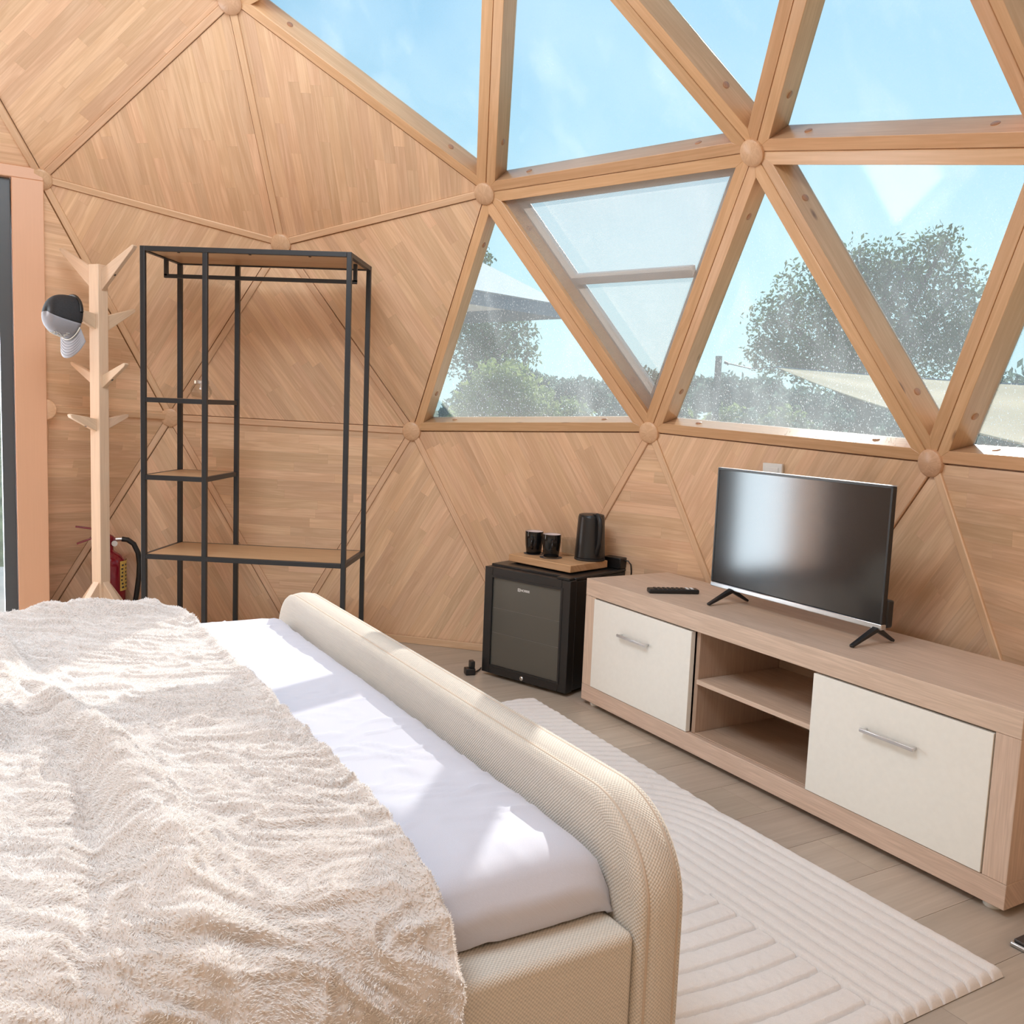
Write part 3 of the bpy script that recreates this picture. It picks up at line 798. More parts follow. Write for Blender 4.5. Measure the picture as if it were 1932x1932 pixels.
# fluffy throw over the bed
throw = thing('throw_blanket', 'cream faux fur throw spread over the white sheeted bed', 'blanket', tuple(F(0, 0)), A34)
def throw_surface():
    yv = np.concatenate([np.linspace(-.775, .05, 300), np.linspace(.05, .82, 90)[1:]])
    # profile across the bed: down the far side, over the top, down the near side
    pr = [(.822, .30), (.826, .40), (.815, .47), (.79, .512), (.75, .535), (.70, .542), (.55, .538), (-.85, .538), (-.96, .533), (-1.03, .518), (-1.085, .488), (-1.118, .44), (-1.128, .38), (-1.134, .20), (-1.14, .075)]
    pts = np.array(pr); seg = np.hypot(*np.diff(pts, axis=0).T); s = np.concatenate([[0], np.cumsum(seg)])
    S = np.linspace(0, s[-1], 640)
    X = np.interp(S, s, pts[:, 0]); Z = np.interp(S, s, pts[:, 1])
    k = np.ones(13)/13
    Xs = np.convolve(np.pad(X, 6, 'edge'), k, 'valid'); Zs = np.convolve(np.pad(Z, 6, 'edge'), k, 'valid')
    Tx, Tz = np.gradient(Xs), np.gradient(Zs); l = np.hypot(Tx, Tz); Nx, Nz = Tz/l, -Tx/l
    if Nz[300] < 0: Nx, Nz = -Nx, -Nz
    SS, YY = np.meshgrid(S, yv, indexing='ij')
    UU = -Xs[:, None]+0*YY
    # wandering hem on the footboard side
    hem = .014*fbm(SS*4, SS*0, 21, 2)
    t = (YY-yv[0])/(yv[-1]-yv[0]); Y2 = YY+hem*(1-t)**3
    # long soft folds that run across the bed at the pillow side
    top = np.clip((Zs[:, None]-.44)/.08, 0, 1)
    f1 = np.exp(-((YY-(-.315+.10*np.sin(SS*2.3+.6)-.05*(SS-1)))/.045)**2)*.040
    f2 = np.exp(-((YY-(-.215+.06*np.sin(SS*3.1+2)))/.040)**2)*.045
    f3 = np.exp(-((YY-(-.09+.05*np.sin(SS*2.7)))/.05)**2)*.05
    dipp = -np.exp(-((YY-(-.262+.09*np.sin(SS*2.5+.9)-.04*(SS-1)))/.022)**2)*.016
    far = np.exp(-((SS-.30)/.085)**2)*.026*(.6+.4*np.sin(YY*9))
    d = (f1*(.4+.6*np.clip((SS-.6)/.5, 0, 1))+f2+f3+dipp)*1.3*(.35+.65*top)*np.clip(1.25-np.abs(SS-1.1)/1.4, 0, 1)+far*np.clip((YY-yv[0])/.10, .1, 1)
    d += fbm(SS*3.5, YY*3.5, 31, 3)*.022
    # rucked fur: short ridges that run along the bed, broken up
    AC, AL = SS*.83+YY*.56, -SS*.56+YY*.83
    w = fbm(SS*7, YY*7, 40, 2)
    r1 = 1-np.abs(2*vnoise(AC*36+w*4.5, AL*9+w*3, 41)-1)
    r2 = 1-np.abs(2*vnoise(AC*70+w*7, AL*21+w*4, 42)-1)
    rag = vnoise(SS*4, YY*4, 43)
    d += (r1**2.2*.0135+r2**2*.0085)*(.5+.7*rag)
    d += vnoise(SS*150, YY*150, 44)*.002
    corner = np.clip((SS-.30)/.15, 0, 1)
    hemroll = np.exp(-((YY-yv[0]-.014)/.012)**2)*.010*corner; d += hemroll
    edge_drop = -np.clip(1-(YY-yv[0])/.012, 0, 1)**1.5*.022
    d = d*np.maximum(corner, np.clip((YY-yv[0])/.09, 0, 1))+edge_drop
    P_ = np.stack([Xs[:, None]+Nx[:, None]*d, Y2+0*d, Zs[:, None]+Nz[:, None]*d], -1)
    UV_ = np.stack([SS, YY], -1)
    N_ = np.stack([Nx, 0*Nx, Nz], -1)
    return P_, UV_, N_
TP, TUV, TN = throw_surface()
grid_mesh('cloth', TP, TUV, MT['fur'], throw)

def add_fur(n=230000, length=.0044, seed=5):
    g = np.random.default_rng(seed)
    a = TP[:-1, :-1]; b = TP[1:, :-1]; c = TP[:-1, 1:]
    nrm = np.cross(b-a, c-a); nrm /= np.linalg.norm(nrm, axis=-1, keepdims=True)+1e-12
    flip = np.sign((nrm*TN[:-1, None, :]).sum(-1, keepdims=True)); nrm *= flip
    area = np.linalg.norm(np.cross(b-a, c-a), axis=-1)
    # strands only where the room can see the throw
    S_i = np.arange(area.shape[0])[:, None]+0*np.arange(area.shape[1])[None]
    Y_i = np.arange(area.shape[1])[None]+0*S_i
    wgt = area.copy(); wgt[:, 215:] *= .15
    pr = (wgt/wgt.sum()).ravel(); pick = g.choice(pr.size, n, p=pr)
    i, j = np.unravel_index(pick, area.shape); r1, r2 = g.random(n), g.random(n)
    root = a[i, j]+(b[i, j]-a[i, j])*r1[:, None]+(c[i, j]-a[i, j])*r2[:, None]
    nm = nrm[i, j]
    # combed direction varies slowly so tufts lean together
    uvp = TUV[i, j]; ang = fbm(uvp[:, 0]*9, uvp[:, 1]*9, 61, 2)*7.0; lean = .55+.6*vnoise(uvp[:, 0]*14, uvp[:, 1]*14, 62)
    tx = np.stack([np.cos(ang), np.sin(ang), -.15+0*ang], -1)
    tx -= nm*(tx*nm).sum(-1, keepdims=True); tx += g.normal(0, .25, tx.shape)
    ln = length*(.55+.7*g.random(n))
    k = 4; pts = np.zeros((n, k, 3))
    for q in range(k):
        t = q/(k-1)
        pts[:, q] = root+nm*(ln*t*(1-.35*t))[:, None]+tx*(ln*lean*t*t)[:, None]
    cv = bpy.data.hair_curves.new('fur_pile'); cv.add_curves([k]*n)
    cv.attributes['position'].data.foreach_set('vector', pts.reshape(-1).astype(np.float32))
    rad = np.tile(np.array([.00060, .00052, .00038, .00012], np.float32), n)
    at = cv.attributes.get('radius') or cv.attributes.new('radius', 'FLOAT', 'POINT')
    at.data.foreach_set('value', rad)
    cv.materials.append(MT['fur_strand'])
    o = bpy.data.objects.new('fur_pile', cv); COL.objects.link(o); o.parent = throw; o['kind'] = 'stuff'
mF, ntF, bF = nodes('fur_strand')
bF.inputs['Base Color'].default_value = (.90, .865, .85, 1); bF.inputs['Roughness'].default_value = .7; bF.inputs['Specular IOR Level'].default_value = .25
add_fur()

# ------------------------------------------------------------------ rug with carved arches
rug = thing('rug', 'cream rug with carved arch grooves between bed and television stand', 'rug', tuple(F(0, 0)), A34)
def rug_mesh():
    u0, u1, v0, v1 = -.945, 1.083, -2.128, -.78
    U = np.linspace(u0, u1, 620); Vv = np.concatenate([np.linspace(v0, -1.15, 380), np.linspace(-1.15, v1, 40)[1:]])
    GU, GV = np.meshgrid(U, Vv, indexing='ij')
    v0u = v0-.058*np.clip((.2-GU)/1.15, 0, 1)                    # the far end of the rug lies a little askew
    GVs = v1+(GV-v1)*((v1-v0u)/(v1-v0))
    dA = np.where(GU > .30, -1.75-GVs, np.hypot(GU-.30, GVs+1.75))
    wA = .042
    inB = (GU > .56) & (GVs > -1.762-.07*np.clip(GU-.9, 0, 1))
    pB = GU+.30*(GVs+1.66)**2
    wB = .0605
    def groove(d, w): 
        q = np.abs(((d/w)+.5) % 1-.5)*w; return np.clip((q-.0016)/.0042, 0, 1)**.5*.8+np.clip(q/.02, 0, 1)**.7*.2
    gA = groove(dA, wA); gB = groove(pB-.60, wB)
    bnd = np.clip(np.abs(GVs+1.762)/.007, 0, 1)
    h = np.where(inB, gB*np.where(GU > .56, bnd, 1), gA)
    pile = fbm(GU*55, GVs*55, 71, 2)*.004+vnoise(GU*170, GVs*170, 72)*.0014
    fade = np.minimum.reduce([np.clip((GU-u0)/.012, 0, 1), np.clip((u1-GU)/.012, 0, 1), np.clip((GVs-v0u)/.012, 0, 1), np.clip((v1-GVs)/.012, 0, 1)])
    Z = .002+(.0015+.0185*h+pile*.7)*fade**.5
    wav = fbm(GU*7, GU*0+1, 73, 2)*.008
    P_ = np.stack([-GU, GVs+wav*np.clip(1-(GVs-v0u)/.05, 0, 1), Z], -1)
    return grid_mesh('pile', P_, np.stack([GU, GVs], -1), MT['rug_pile'], rug)
rug_mesh()

# ------------------------------------------------------------------ television stand
SXc, SYc = -.045, -2.5625
st = thing('television_stand', 'long low oak-effect television stand with two cream doors and open niche', 'cabinet', tuple(F(SXc, SYc)), A34)
hl, hd = .895, .2095; T = .515
fy = hd                                              # local y of the front plane
def sp(name, x0, x1, y0, y1, z0, z1, mat='oak', parent=st, bev=.0015, grain=None):
    mb = MB(); mb.box(x0, x1, y0, y1, z0, z1); return mb.build(name, MT[mat], parent, bevel=bev, grain=grain)
sp('top_slab', -hl, hl, -hd, hd, .447, T)
sp('bottom_slab', -hl, hl, -hd, hd, .020, .084)
sp('side_panel', -hl, -hl+.064, -hd, hd-.0005, .0845, .4465, grain=(0, 0, 1))
sp('side_panel', hl-.064, hl, -hd, hd-.0005, .0845, .4465, grain=(0, 0, 1))
sp('back_panel', -hl+.064, hl-.064, -hd+.002, -hd+.008, .0845, .4465, 'oak_dark')
lx = lambda u_: -u_-SXc                              # u -> local x
for u_ in (-.203, .322): sp('divider', lx(u_)-.009, lx(u_)+.009, -hd+.009, hd-.020, .0845, .4465, 'oak_dark', grain=(0, 0, 1))
sp('niche_shelf', lx(.312), lx(-.193), -hd+.009, hd-.012, .262, .278)
sp('niche_floor', lx(.312), lx(-.193), -hd+.009, hd-.020, .0845, .088, 'oak_dark')
for ua, ub, ha, hb, zz in ((-.789, -.216, -.609, -.437, .334), (.317, .873, .505, .675, .329)):
    d_ = sp('door', lx(ub), lx(ua), hd-.017, hd+.002, .0862, .4415, 'white_door', bev=.0012)
    h = MB(); h.box(lx(hb), lx(ha), hd+.016, hd+.024, zz, zz+.010)
    h.box(lx(hb)+.004, lx(hb)+.012, hd+.002, hd+.017, zz+.001, zz+.009).box(lx(ha)-.012, lx(ha)-.004, hd+.002, hd+.017, zz+.001, zz+.009)
    h.build('handle', MT['steel'], d_, bevel=.0015)
for x_ in (-hl+.05, hl-.05):
    for y_ in (-hd+.05, hd-.04):
        mb = MB(); mb.lathe([(0, 0), (.022, 0), (.024, .004), (.024, .0205), (0, .0205)], 16, (x_, y_, 0)); mb.build('foot', MT['white_plastic'], st, smooth=40)

# ------------------------------------------------------------------ television
TVX, TVY = .003, -2.573
tv = thing('television', 'black flat screen television with silver lower edge on the oak stand', 'television', tuple(F(-TVX, TVY, T)), A34)
hw = .368; zb, zt_ = .047, .479
mb = MB(); mb.box(-hw, hw, -.012, .006, zb+.018, zt_); mb.build('panel_case', MT['black_plastic'], tv, bevel=.002)
mb = MB(); mb.box(-.25, .25, -.055, -.012, zb+.03, zb+.27); mb.build('rear_housing', MT['black_plastic'], tv, bevel=.012)
mb = MB(); mb.box(-hw+.006, hw-.006, .0062, .0072, zb+.02, zt_-.006); mb.build('screen', MT['tv_screen'], tv)
bz = MB(); bz.box(-hw, hw, .003, .0085, zt_-.006, zt_+.0015).box(-hw-.0015, -hw+.006, .003, .0085, zb+.018, zt_).box(hw-.006, hw+.0015, .003, .0085, zb+.018, zt_)
bz.build('bezel', MT['black_satin'], tv, bevel=.0008)
mb = MB(); mb.box(-hw-.002, hw+.002, -.014, .0105, zb, zb+.018); mb.build('lower_trim', MT['silver'], tv, bevel=.003)
mb = MB(); mb.box(-hw-.001, hw+.001, -.013, .0085, zt_+.0012, zt_+.003); mb.build('top_trim', MT['silver'], tv, bevel=.0008)
mb = MB(); mb.box(-hw-.004, -hw+.03, -.040, -.012, zb+.005, zb+.09); mb.build('port_cover', MT['black_plastic'], tv, bevel=.006)
for x_ in (-.349, .265):
    lg = MB(); a = V3((x_, .002, zb+.006))
    lg.bar(a+V3((0, 0, -.004)), (x_-.002, .114, .005), .020, .016, (0, 0, 1), .014, .008)
    lg.bar(a+V3((0, .003, -.004)), (x_-.002, -.075, .005), .020, .016, (0, 0, 1), .014, .008)
    lg.build('leg', MT['black_plastic'], tv, bevel=.002)

# remote control
rc = thing('remote_control', 'black remote control lying on the stand left of the television', 'remote', tuple(F(.488, -2.492, T)), A34+math.radians(66))
mb = MB(); mb.box(-.096, .096, -.022, .022, .0, .017); mb.build('body', MT['black_plastic'], rc, bevel=.005, seg=3)
for r_ in range(9):
    for c_ in range(3):
        mb = MB(); mb.box(-.076+r_*.0175, -.066+r_*.0175, -.015+c_*.0115, -.0075+c_*.0115, .0168, .0192)
        mb.build('button', MT['white_print'] if r_ < 2 else MT['black_satin'], rc, bevel=.001)

# ------------------------------------------------------------------ minibar and what stands on it
FA = V3((2.342, -1.038, 0)); FU = V3((-.588, -.809, 0)).normalized(); FV = V3((-.809, .588, 0)).normalized()
def FP(a, b, z=0.0): return FA+FU*a+FV*b+V3((0, 0, z))
RZ = math.atan2(-FU.y, -FU.x)
FWd, FDp = .462, .44
fg = thing('minibar_fridge', 'small black minibar fridge with a dark glass door', 'fridge', tuple(FP(FWd/2, 0)), RZ)
# local x = towards the left of the photo, local y = towards the room; the front face is y = 0
hx = FWd/2
mb = MB(); mb.box(-hx+.004, hx-.004, -FDp, -.052, .018, .482); mb.build('cabinet', MT['black_satin'], fg, bevel=.004)
mb = MB(); mb.box(-hx+.002, hx-.002, -FDp, -.040, .483, .497); mb.build('top_plate', MT['black_satin'], fg, bevel=.004)
dr = MB()
for b_ in ((-hx, -hx+.044, .016, .488), (hx-.044, hx, .016, .488), (-hx+.044, hx-.044, .016, .054), (-hx+.044, hx-.044, .446, .488)):
    dr.box(b_[0], b_[1], -.046, 0, b_[2], b_[3])
drm = dr.build('door', MT['black_satin'], fg, bevel=.003)
ins = MB()
for b_ in ((-hx+.036, -hx+.046, .046, .454), (hx-.046, hx-.036, .046, .454), (-hx+.046, hx-.046, .046, .056), (-hx+.046, hx-.046, .444, .454)):
    ins.box(b_[0], b_[1], -.02, .0025, b_[2], b_[3])
ins.build('door_trim', MT['black_plastic'], drm, bevel=.001)
mb = MB(); mb.box(-hx+.044, hx-.044, -.012, -.006, .054, .446); mb.build('door_glass', MT['fridge_glass'], drm)
for z_ in (.31, .20):
    mb = MB(); mb.box(-hx+.05, hx-.05, -.0059, -.0055, z_, z_+.0012); mb.build('shelf_line', MT['shelf_grey'], drm)
mb = MB(); mb.lathe([(0, 0), (.0085, 0), (.009, .002), (.006, .0045), (.0, .0045)], 20, (hx-.228, .0, .030), (0, 1, 0)); mb.build('lock', MT['steel'], drm, smooth=40)
mb = MB(); mb.lathe([(0, 0), (.0025, 0), (.0025, .0005), (0, .0005)], 10, (hx-.228, .0046, .030), (0, 1, 0)); mb.build('keyhole', MT['black_plastic'], drm)
for x_ in (-hx+.05, hx-.05):
    for y_ in (-.08, -FDp+.05):
        mb = MB(); mb.lathe([(0, 0), (.016, 0), (.016, .0185), (0, .0185)], 14, (x_, y_, 0)); mb.build('foot', MT['black_plastic'], fg)
mb = MB(); mb.box(-hx+.005, -hx+.07, -.035, .002, .489, .499); mb.build('hinge_cover', MT['black_plastic'], fg, bevel=.002)
def text_mesh(name, body, size, mat, parent, loc, rot, ext=.0004, bold=0.0):
    cu = bpy.data.curves.new(name, 'FONT'); cu.body = body; cu.size = size; cu.extrude = ext; cu.offset = bold; cu.resolution_u = 3
    tmp = bpy.data.objects.new(name, cu); COL.objects.link(tmp)
    dg = bpy.context.evaluated_depsgraph_get(); me = bpy.data.meshes.new_from_object(tmp.evaluated_get(dg)); me.name = name
    bpy.data.objects.remove(tmp); me.materials.clear()
    o = link(name, me, mat, parent); o.location = loc; o.rotation_euler = rot; return o
text_mesh('logo_lettering', 'NORRIS', .0140, MT['white_print'], drm, (hx-.199, -.0052, .4045), (math.pi/2, 0, math.pi), bold=.0002)
mb = MB(); s0 = hx-.184
for b_ in ((0, .013, .4025, .4045), (0, .013, .4140, .4160), (0, .002, .4025, .4160), (.011, .013, .4025, .4160), (.0042, .0058, .4065, .4120), (.0072, .0088, .4065, .4120)):
    mb.box(s0-b_[1], s0-b_[0], -.0056, -.0050, b_[2], b_[3])
mb.build('logo_square', MT['white_print'], drm)

bd = thing('wooden_board', 'thick wooden serving board on top of the black minibar', 'board', tuple(FP(.226, -.222, .497)), RZ+math.radians(-4.5))
mb = MB(); mb.box(-.181, .181, -.128, .122, .006, .038); mb.build('slab', MT['board'], bd, bevel=.003, seg=2)
for x_ in (-.15, .15):
    for y_ in (-.10, .09):
        mb = MB(); mb.lathe([(0, 0), (.010, 0), (.010, .0062), (0, .0062)], 12, (x_, y_, 0)); mb.build('foot', MT['black_plastic'], bd)
for x_, y_ in ((.125, .012), (.012, .030)):
    mb = MB(); mb.lathe([(.034, .0382), (.050, .0382), (.050, .0388), (.034, .0388)], 28, (x_, y_, 0)); mb.build('dark_ring', MT['dark_print'], bd)  # flat dark ring on the board around each mug foot
BZ = .497+.038
def mug(a, b, lab, rot):
    m = thing('mug', lab, 'mug', tuple(FP(a, b, BZ)), rot, 'black mugs on the board')
    mb = MB(); mb.lathe([(0, .0), (.030, .0), (.0335, .004), (.038, .04), (.0405, .07), (.0408, .100), (.0400, .1022), (.0388, .1015)], 32)
    mb.build('body', MT['black_gloss'], m, smooth=50)
    mb = MB(); mb.lathe([(.0390, .1018), (.0378, .095), (.0372, .07), (.034, .03), (.028, .008), (0, .007)], 32); mb.build('glaze_inside', MT['mug_inside'], m, smooth=50)
    mb = MB(); pts = [(.0385+.026*math.sin(math.pi*k/10)**.8, 0, .082-.054*k/10) for k in range(11)]; mb.tube(pts, .0048, 8); mb.build('handle', MT['black_gloss'], m, smooth=60)
mug(.100, -.212, 'glossy black mug at the left end of the wooden board', math.radians(172))
mug(.207, -.200, 'glossy black mug in front, nearest the middle of the wooden board', math.radians(184))
def tumbler(a, b, lab):
    g = thing('glass', lab, 'glass', tuple(FP(a, b, BZ)), 0, 'drinking glasses on the board')
    mb = MB(); mb.lathe([(0, 0), (.030, 0), (.032, .003), (.0365, .075), (.0358, .0755), (.0345, .072), (.0305, .008), (0, .007)], 28); mb.build('bowl', MT['tumbler_glass'], g, smooth=50)
m_, nt_, b_ = nodes('tumbler_glass')
t_ = nn(nt_, 'BsdfTransparent'); t_.inputs[0].default_value = (.93, .93, .92, 1); g_ = nn(nt_, 'BsdfGlossy'); g_.inputs['Roughness'].default_value = .03
lw = nn(nt_, 'LayerWeight'); lw.inputs[0].default_value = .25; x_ = nn(nt_, 'MixShader'); nt_.links.new(mth(nt_, 'ADD', mth(nt_, 'MULTIPLY', mth(nt_, 'POWER', lw.outputs['Facing'], 3.0), .75), .03), x_.inputs[0])
nt_.links.new(t_.outputs[0], x_.inputs[1]); nt_.links.new(g_.outputs[0], x_.inputs[2]); nt_.links.new(x_.outputs[0], nt_.nodes['Material Output'].inputs[0]); nt_.nodes.remove(b_)
tumbler(.222, -.312, 'clear drinking glass beside the black kettle')
tumbler(.118, -.312, 'clear drinking glass half hidden behind the two black mugs')
ke = thing('electric_kettle', 'matte black electric kettle at the right end of the wooden board', 'kettle', tuple(FP(.352, -.288, BZ)), math.radians(206))
mb = MB(); mb.lathe([(0, 0), (.066, 0), (.068, .003), (.067, .010), (.064, .012)], 40); mb.build('base', MT['black_plastic'], ke, smooth=40)
mb = MB(); mb.lathe([(.060, .011), (.066, .013), (.0655, .03), (.0575, .188), (.0555, .193), (.050, .195)], 40); mb.build('body', MT['black_satin'], ke, smooth=50)
mb = MB(); mb.lathe([(.0555, .1935), (.054, .198), (.045, .2005), (0, .201)], 36); mb.build('lid', MT['black_plastic'], ke, smooth=30)
mb = MB()
pts = [(.050, 0, .200), (.066, 0, .196), (.080, 0, .182), (.088, 0, .155), (.088, 0, .115), (.083, 0, .080), (.074, 0, .052), (.062, 0, .030)]
sm = []
for i in range(len(pts)-1):
    for k in range(3): t = k/3; sm.append(tuple(pts[i][q]*(1-t)+pts[i+1][q]*t for q in range(3)))
sm.append(pts[-1])
mb.tube(sm, [.011]*len(sm), 10); hdl = mb.build('handle', MT['black_plastic'], ke, smooth=60)
mb = MB(); mb.box(.030, .060, -.012, .012, .198, .205); mb.build('lid_switch', MT['black_plastic'], ke, bevel=.002)
mb = MB(); mb.prism([(-.050, -.018, .192), (-.050, .018, .192), (-.074, 0, .190)], (0, 0, -.035)); mb.build('spout', MT['black_satin'], ke, bevel=.003)
ad = thing('power_adapter', 'black power adapter box behind the kettle on the minibar', 'adapter', tuple(FP(.415, -.40, .497)), RZ)
mb = MB(); mb.box(-.045, .05, -.03, .03, 0, .048); mb.build('case', MT['black_plastic'], ad, bevel=.004)
mb = MB(); mb.tube([(-.04, -.005, .035), (-.062, -.005, .036), (-.075, -.008, .022), (-.077, -.012, -.01), (-.074, -.016, -.06)], .0028, 6); mb.build('cable', MT['black_plastic'], ad, smooth=60)
pg = thing('wall_plug', 'black power plug with cord on the floor left of the minibar', 'plug', (2.33, -.985, 0), math.radians(20))
mb = MB(); mb.box(-.022, .022, -.024, .02, 0, .030).box(-.018, .018, -.022, .0, .030, .062); mb.build('body', MT['black_plastic'], pg, bevel=.004)
mb = MB(); mb.tube([(.0, -.022, .012), (.02, -.035, .004), (.05, -.06, .004), (.08, -.075, .004)], .003, 6); mb.build('cord', MT['black_plastic'], pg, smooth=60)

# wall switch above the television
pA, pB, pC = VP[K['H7']], VP[K['H8']], VP[K['F78']]; nW = (pB-pA).cross(pC-pA).normalized()
if nW.dot(OC-pA) < 0: nW = -nW
sw = thing('wall_switch', 'white square wall switch on the wooden wall above the television', 'switch', (1.924, -2.160, .968))
exW = V3((nW.y, -nW.x, 0)).normalized(); eyW = nW.cross(exW)
if eyW.z < 0: eyW = -eyW
base = V3((0, 0, 0)) + nW*(-.004)
def wbox(mb, a, b, w, h, d0, d1):
    o_ = base+exW*a+eyW*b
    p = [o_+exW*sx*w+eyW*sy*h+nW*d0 for sx, sy in ((-1, -1), (1, -1), (1, 1), (-1, 1))]+[o_+exW*sx*w+eyW*sy*h+nW*d1 for sx, sy in ((-1, -1), (1, -1), (1, 1), (-1, 1))]
    mb.hexa(p)
mb = MB(); wbox(mb, 0, 0, .043, .043, 0, .013); mb.build('plate', MT['white_plastic'], sw, bevel=.002)
mb = MB(); wbox(mb, 0, 0, .028, .028, .013, .016); mb.build('rocker', MT['white_plastic'], sw, bevel=.001)

# dark slab at the right edge of the frame
sb = thing('floor_slab', 'thin dark slab with silver rim on the floor beyond the stand', 'scale', tuple(F(-1.165, -2.405, 0)), A34)
mb = MB(); mb.box(-.15, .15, -.15, .15, .0, .012); mb.build('rim', MT['silver'], sb, bevel=.004)
mb = MB(); mb.box(-.144, .144, -.144, .144, .0121, .019); mb.build('top', MT['slab_dark'], sb, bevel=.002)

# ------------------------------------------------------------------ open clothes rack
ck = thing('clothes_rack', 'black metal open clothes rack with wooden shelves and hanging rail', 'rack', (2.135, .414, 0), -math.pi/2)
# local x = to the right along the front (w), local y = towards the wall (d)
RW, RD, RH, TB = .88, .385, 1.78, .020
def tube_box(name, x0, x1, y0, y1, z0, z1): 
    mb = MB(); mb.box(x0, x1, y0, y1, z0, z1); return mb.build(name, MT['black_metal'], ck, bevel=.0015)
h = TB
for (x_, y_) in ((0, 0), (.262, 0), (RW-h, 0), (0, RD-h), (.265, RD-h), (RW-h, RD-h)):
    tube_box('post', x_, x_+h, y_, y_+h, 0, RH-(h if 0 else .0001) if x_ in (0, RW-h) else RH-h)
def frame_(z, xa, xb, nm='frame_bar'):
    tube_box(nm, xa+h, xb-h, .0005, h-.0005, z-h, z); tube_box(nm, xa+h, xb-h, RD-h+.0005, RD-.0005, z-h, z)
    tube_box(nm, xa+.0005, xa+h-.0005, h, RD-h, z-h, z); tube_box(nm, xb-h+.0005, xb-.0005, h, RD-h, z-h, z)
def shelf_(z, xa, xb):
    mb = MB(); mb.box(xa+h, xb-h, h, RD-h, z-.014, z-.002); mb.build('shelf', MT['shelf_board'], ck, grain=(1, 0, 0))
frame_(RH, 0, RW); shelf_(RH-.001, 0, RW)
frame_(.500, 0, RW); shelf_(.502, 0, RW)
for z in (1.163, .838): frame_(z, 0, .262+h); shelf_(z+.002, 0, .262+h)
mb = MB(); ym = .19
mb.box(h+.0, h+.016, ym-.008, ym+.008, RH-.095, RH-h); mb.box(RW-h-.016, RW-h, ym-.008, ym+.008, RH-.095, RH-h); mb.box(h, RW-h, ym-.008, ym+.008, RH-.103, RH-.087)
mb.build('hanging_rail', MT['black_metal'], ck, bevel=.001)
for x_, y_ in ((.15, .03), (.45, .03), (.7, .03)):
    mb = MB(); mb.lathe([(0, 0), (.006, 0), (.006, -.005), (0, -.006)], 10, (x_, h+.012, RH-.0155)); mb.build('bolt', MT['black_metal'], ck)

jr = thing('jar', 'small round glass jar with metal lid on the black rack shelf', 'jar', (2.135+.21, .414-.175, 1.163), 0)
mb = MB(); mb.lathe([(0, .001), (.026, .001), (.038, .010), (.045, .026), (.045, .040), (.038, .056), (.030, .064), (.030, .070), (.028, .070), (.036, .054), (.042, .038), (.042, .027), (.035, .012), (0, .006)], 32)
mb.build('body', MT['tumbler_glass'], jr, smooth=60)
mb = MB(); mb.lathe([(0, .066), (.032, .066), (.033, .068), (.033, .081), (.031, .083), (0, .083)], 32); mb.build('lid', MT['steel'], jr, smooth=40)

# ------------------------------------------------------------------ coat stand, cap, extinguisher
PC = V3((2.31, .68, 0))
ct = thing('coat_stand', 'pale wooden coat stand with eight pegs beside the door', 'coat stand', tuple(PC), 0)
a0 = math.radians(162)
D = {n: V3((math.cos(a0+k*math.pi/2), math.sin(a0+k*math.pi/2), 0)) for k, n in enumerate(('lf', 'rf', 'rb', 'lb'))}
hp = .027
q = [D['lf']*hp*sx+D['rf']*hp*sy for sx, sy in ((1, 1), (-1, 1), (-1, -1), (1, -1))]
mb = MB(); mb.prism([p+V3((0, 0, .265)) for p in q], (0, 0, 1.455)); mb.build('pole', MT['ash'], ct, bevel=.002, grain=(0, 0, 1))
def peg(dn, z0, z1, zt, L):
    d = D[dn]; s_ = d.cross(V3((0, 0, 1)))
    base_ = d*hp
    prof_ = [base_+V3((0, 0, z0)), d*L+V3((0, 0, zt-.016)), d*(L+.006)+V3((0, 0, zt-.004)), d*(L-.003)+V3((0, 0, zt)), base_+V3((0, 0, z1))]
    mb = MB(); mb.prism([p-s_*.011 for p in prof_], s_*.022)
    pg_ = mb.build('peg', MT['ash'], ct, bevel=.002, grain=(d+V3((0, 0, .6))))
    m2 = MB(); c_ = base_.lerp(d*L, .38)+V3((0, 0, z0+(zt-.016-z0)*.38)); dn_ = (d*(L-hp)+V3((0, 0, zt-.016-z0))).normalized(); nm_ = dn_.cross(s_)
    if nm_.z > 0: nm_ = -nm_
    m2.lathe([(0, -.002), (.005, -.002), (.005, .0008), (0, .0008)], 12, c_, nm_); m2.build('screw_hole', MT['dark_print'], pg_)
peg('lb', 1.615, 1.708, 1.795, .205); peg('rf', 1.610, 1.700, 1.800, .20)
peg('lf', 1.445, 1.510, 1.535, .20); peg('rb', 1.435, 1.505, 1.555, .20)
peg('lb', 1.205, 1.255, 1.305, .15); peg('rf', 1.195, 1.250, 1.305, .15)
peg('lf', 1.005, 1.060, 1.080, .16); peg('rb', 1.010, 1.060, 1.082, .155)
for dn in ('lf', 'rf', 'rb', 'lb'):
    d = D[dn]; s_ = d.cross(V3((0, 0, 1)))
    prof_ = [d*hp+V3((0, 0, .268)), d*hp+V3((0, 0, .338)), d*(.29)+V3((0, 0, .022)), d*(.29)+V3((0, 0, 0)), d*.24]
    mb = MB(); mb.prism([p-s_*.016 for p in prof_], s_*.032); lg_ = mb.build('leg', MT['ash'], ct, bevel=.002, grain=(d-V3((0, 0, 1.2))))
    c_ = d*.115+V3((0, 0, .232)); nm_ = V3((d.x*.316, d.y*.316, .263)).normalized()
    m2 = MB(); m2.lathe([(0, -.002), (.006, -.002), (.006, .001), (0, .001)], 12, c_, nm_); m2.build('screw_hole', MT['dark_print'], lg_)

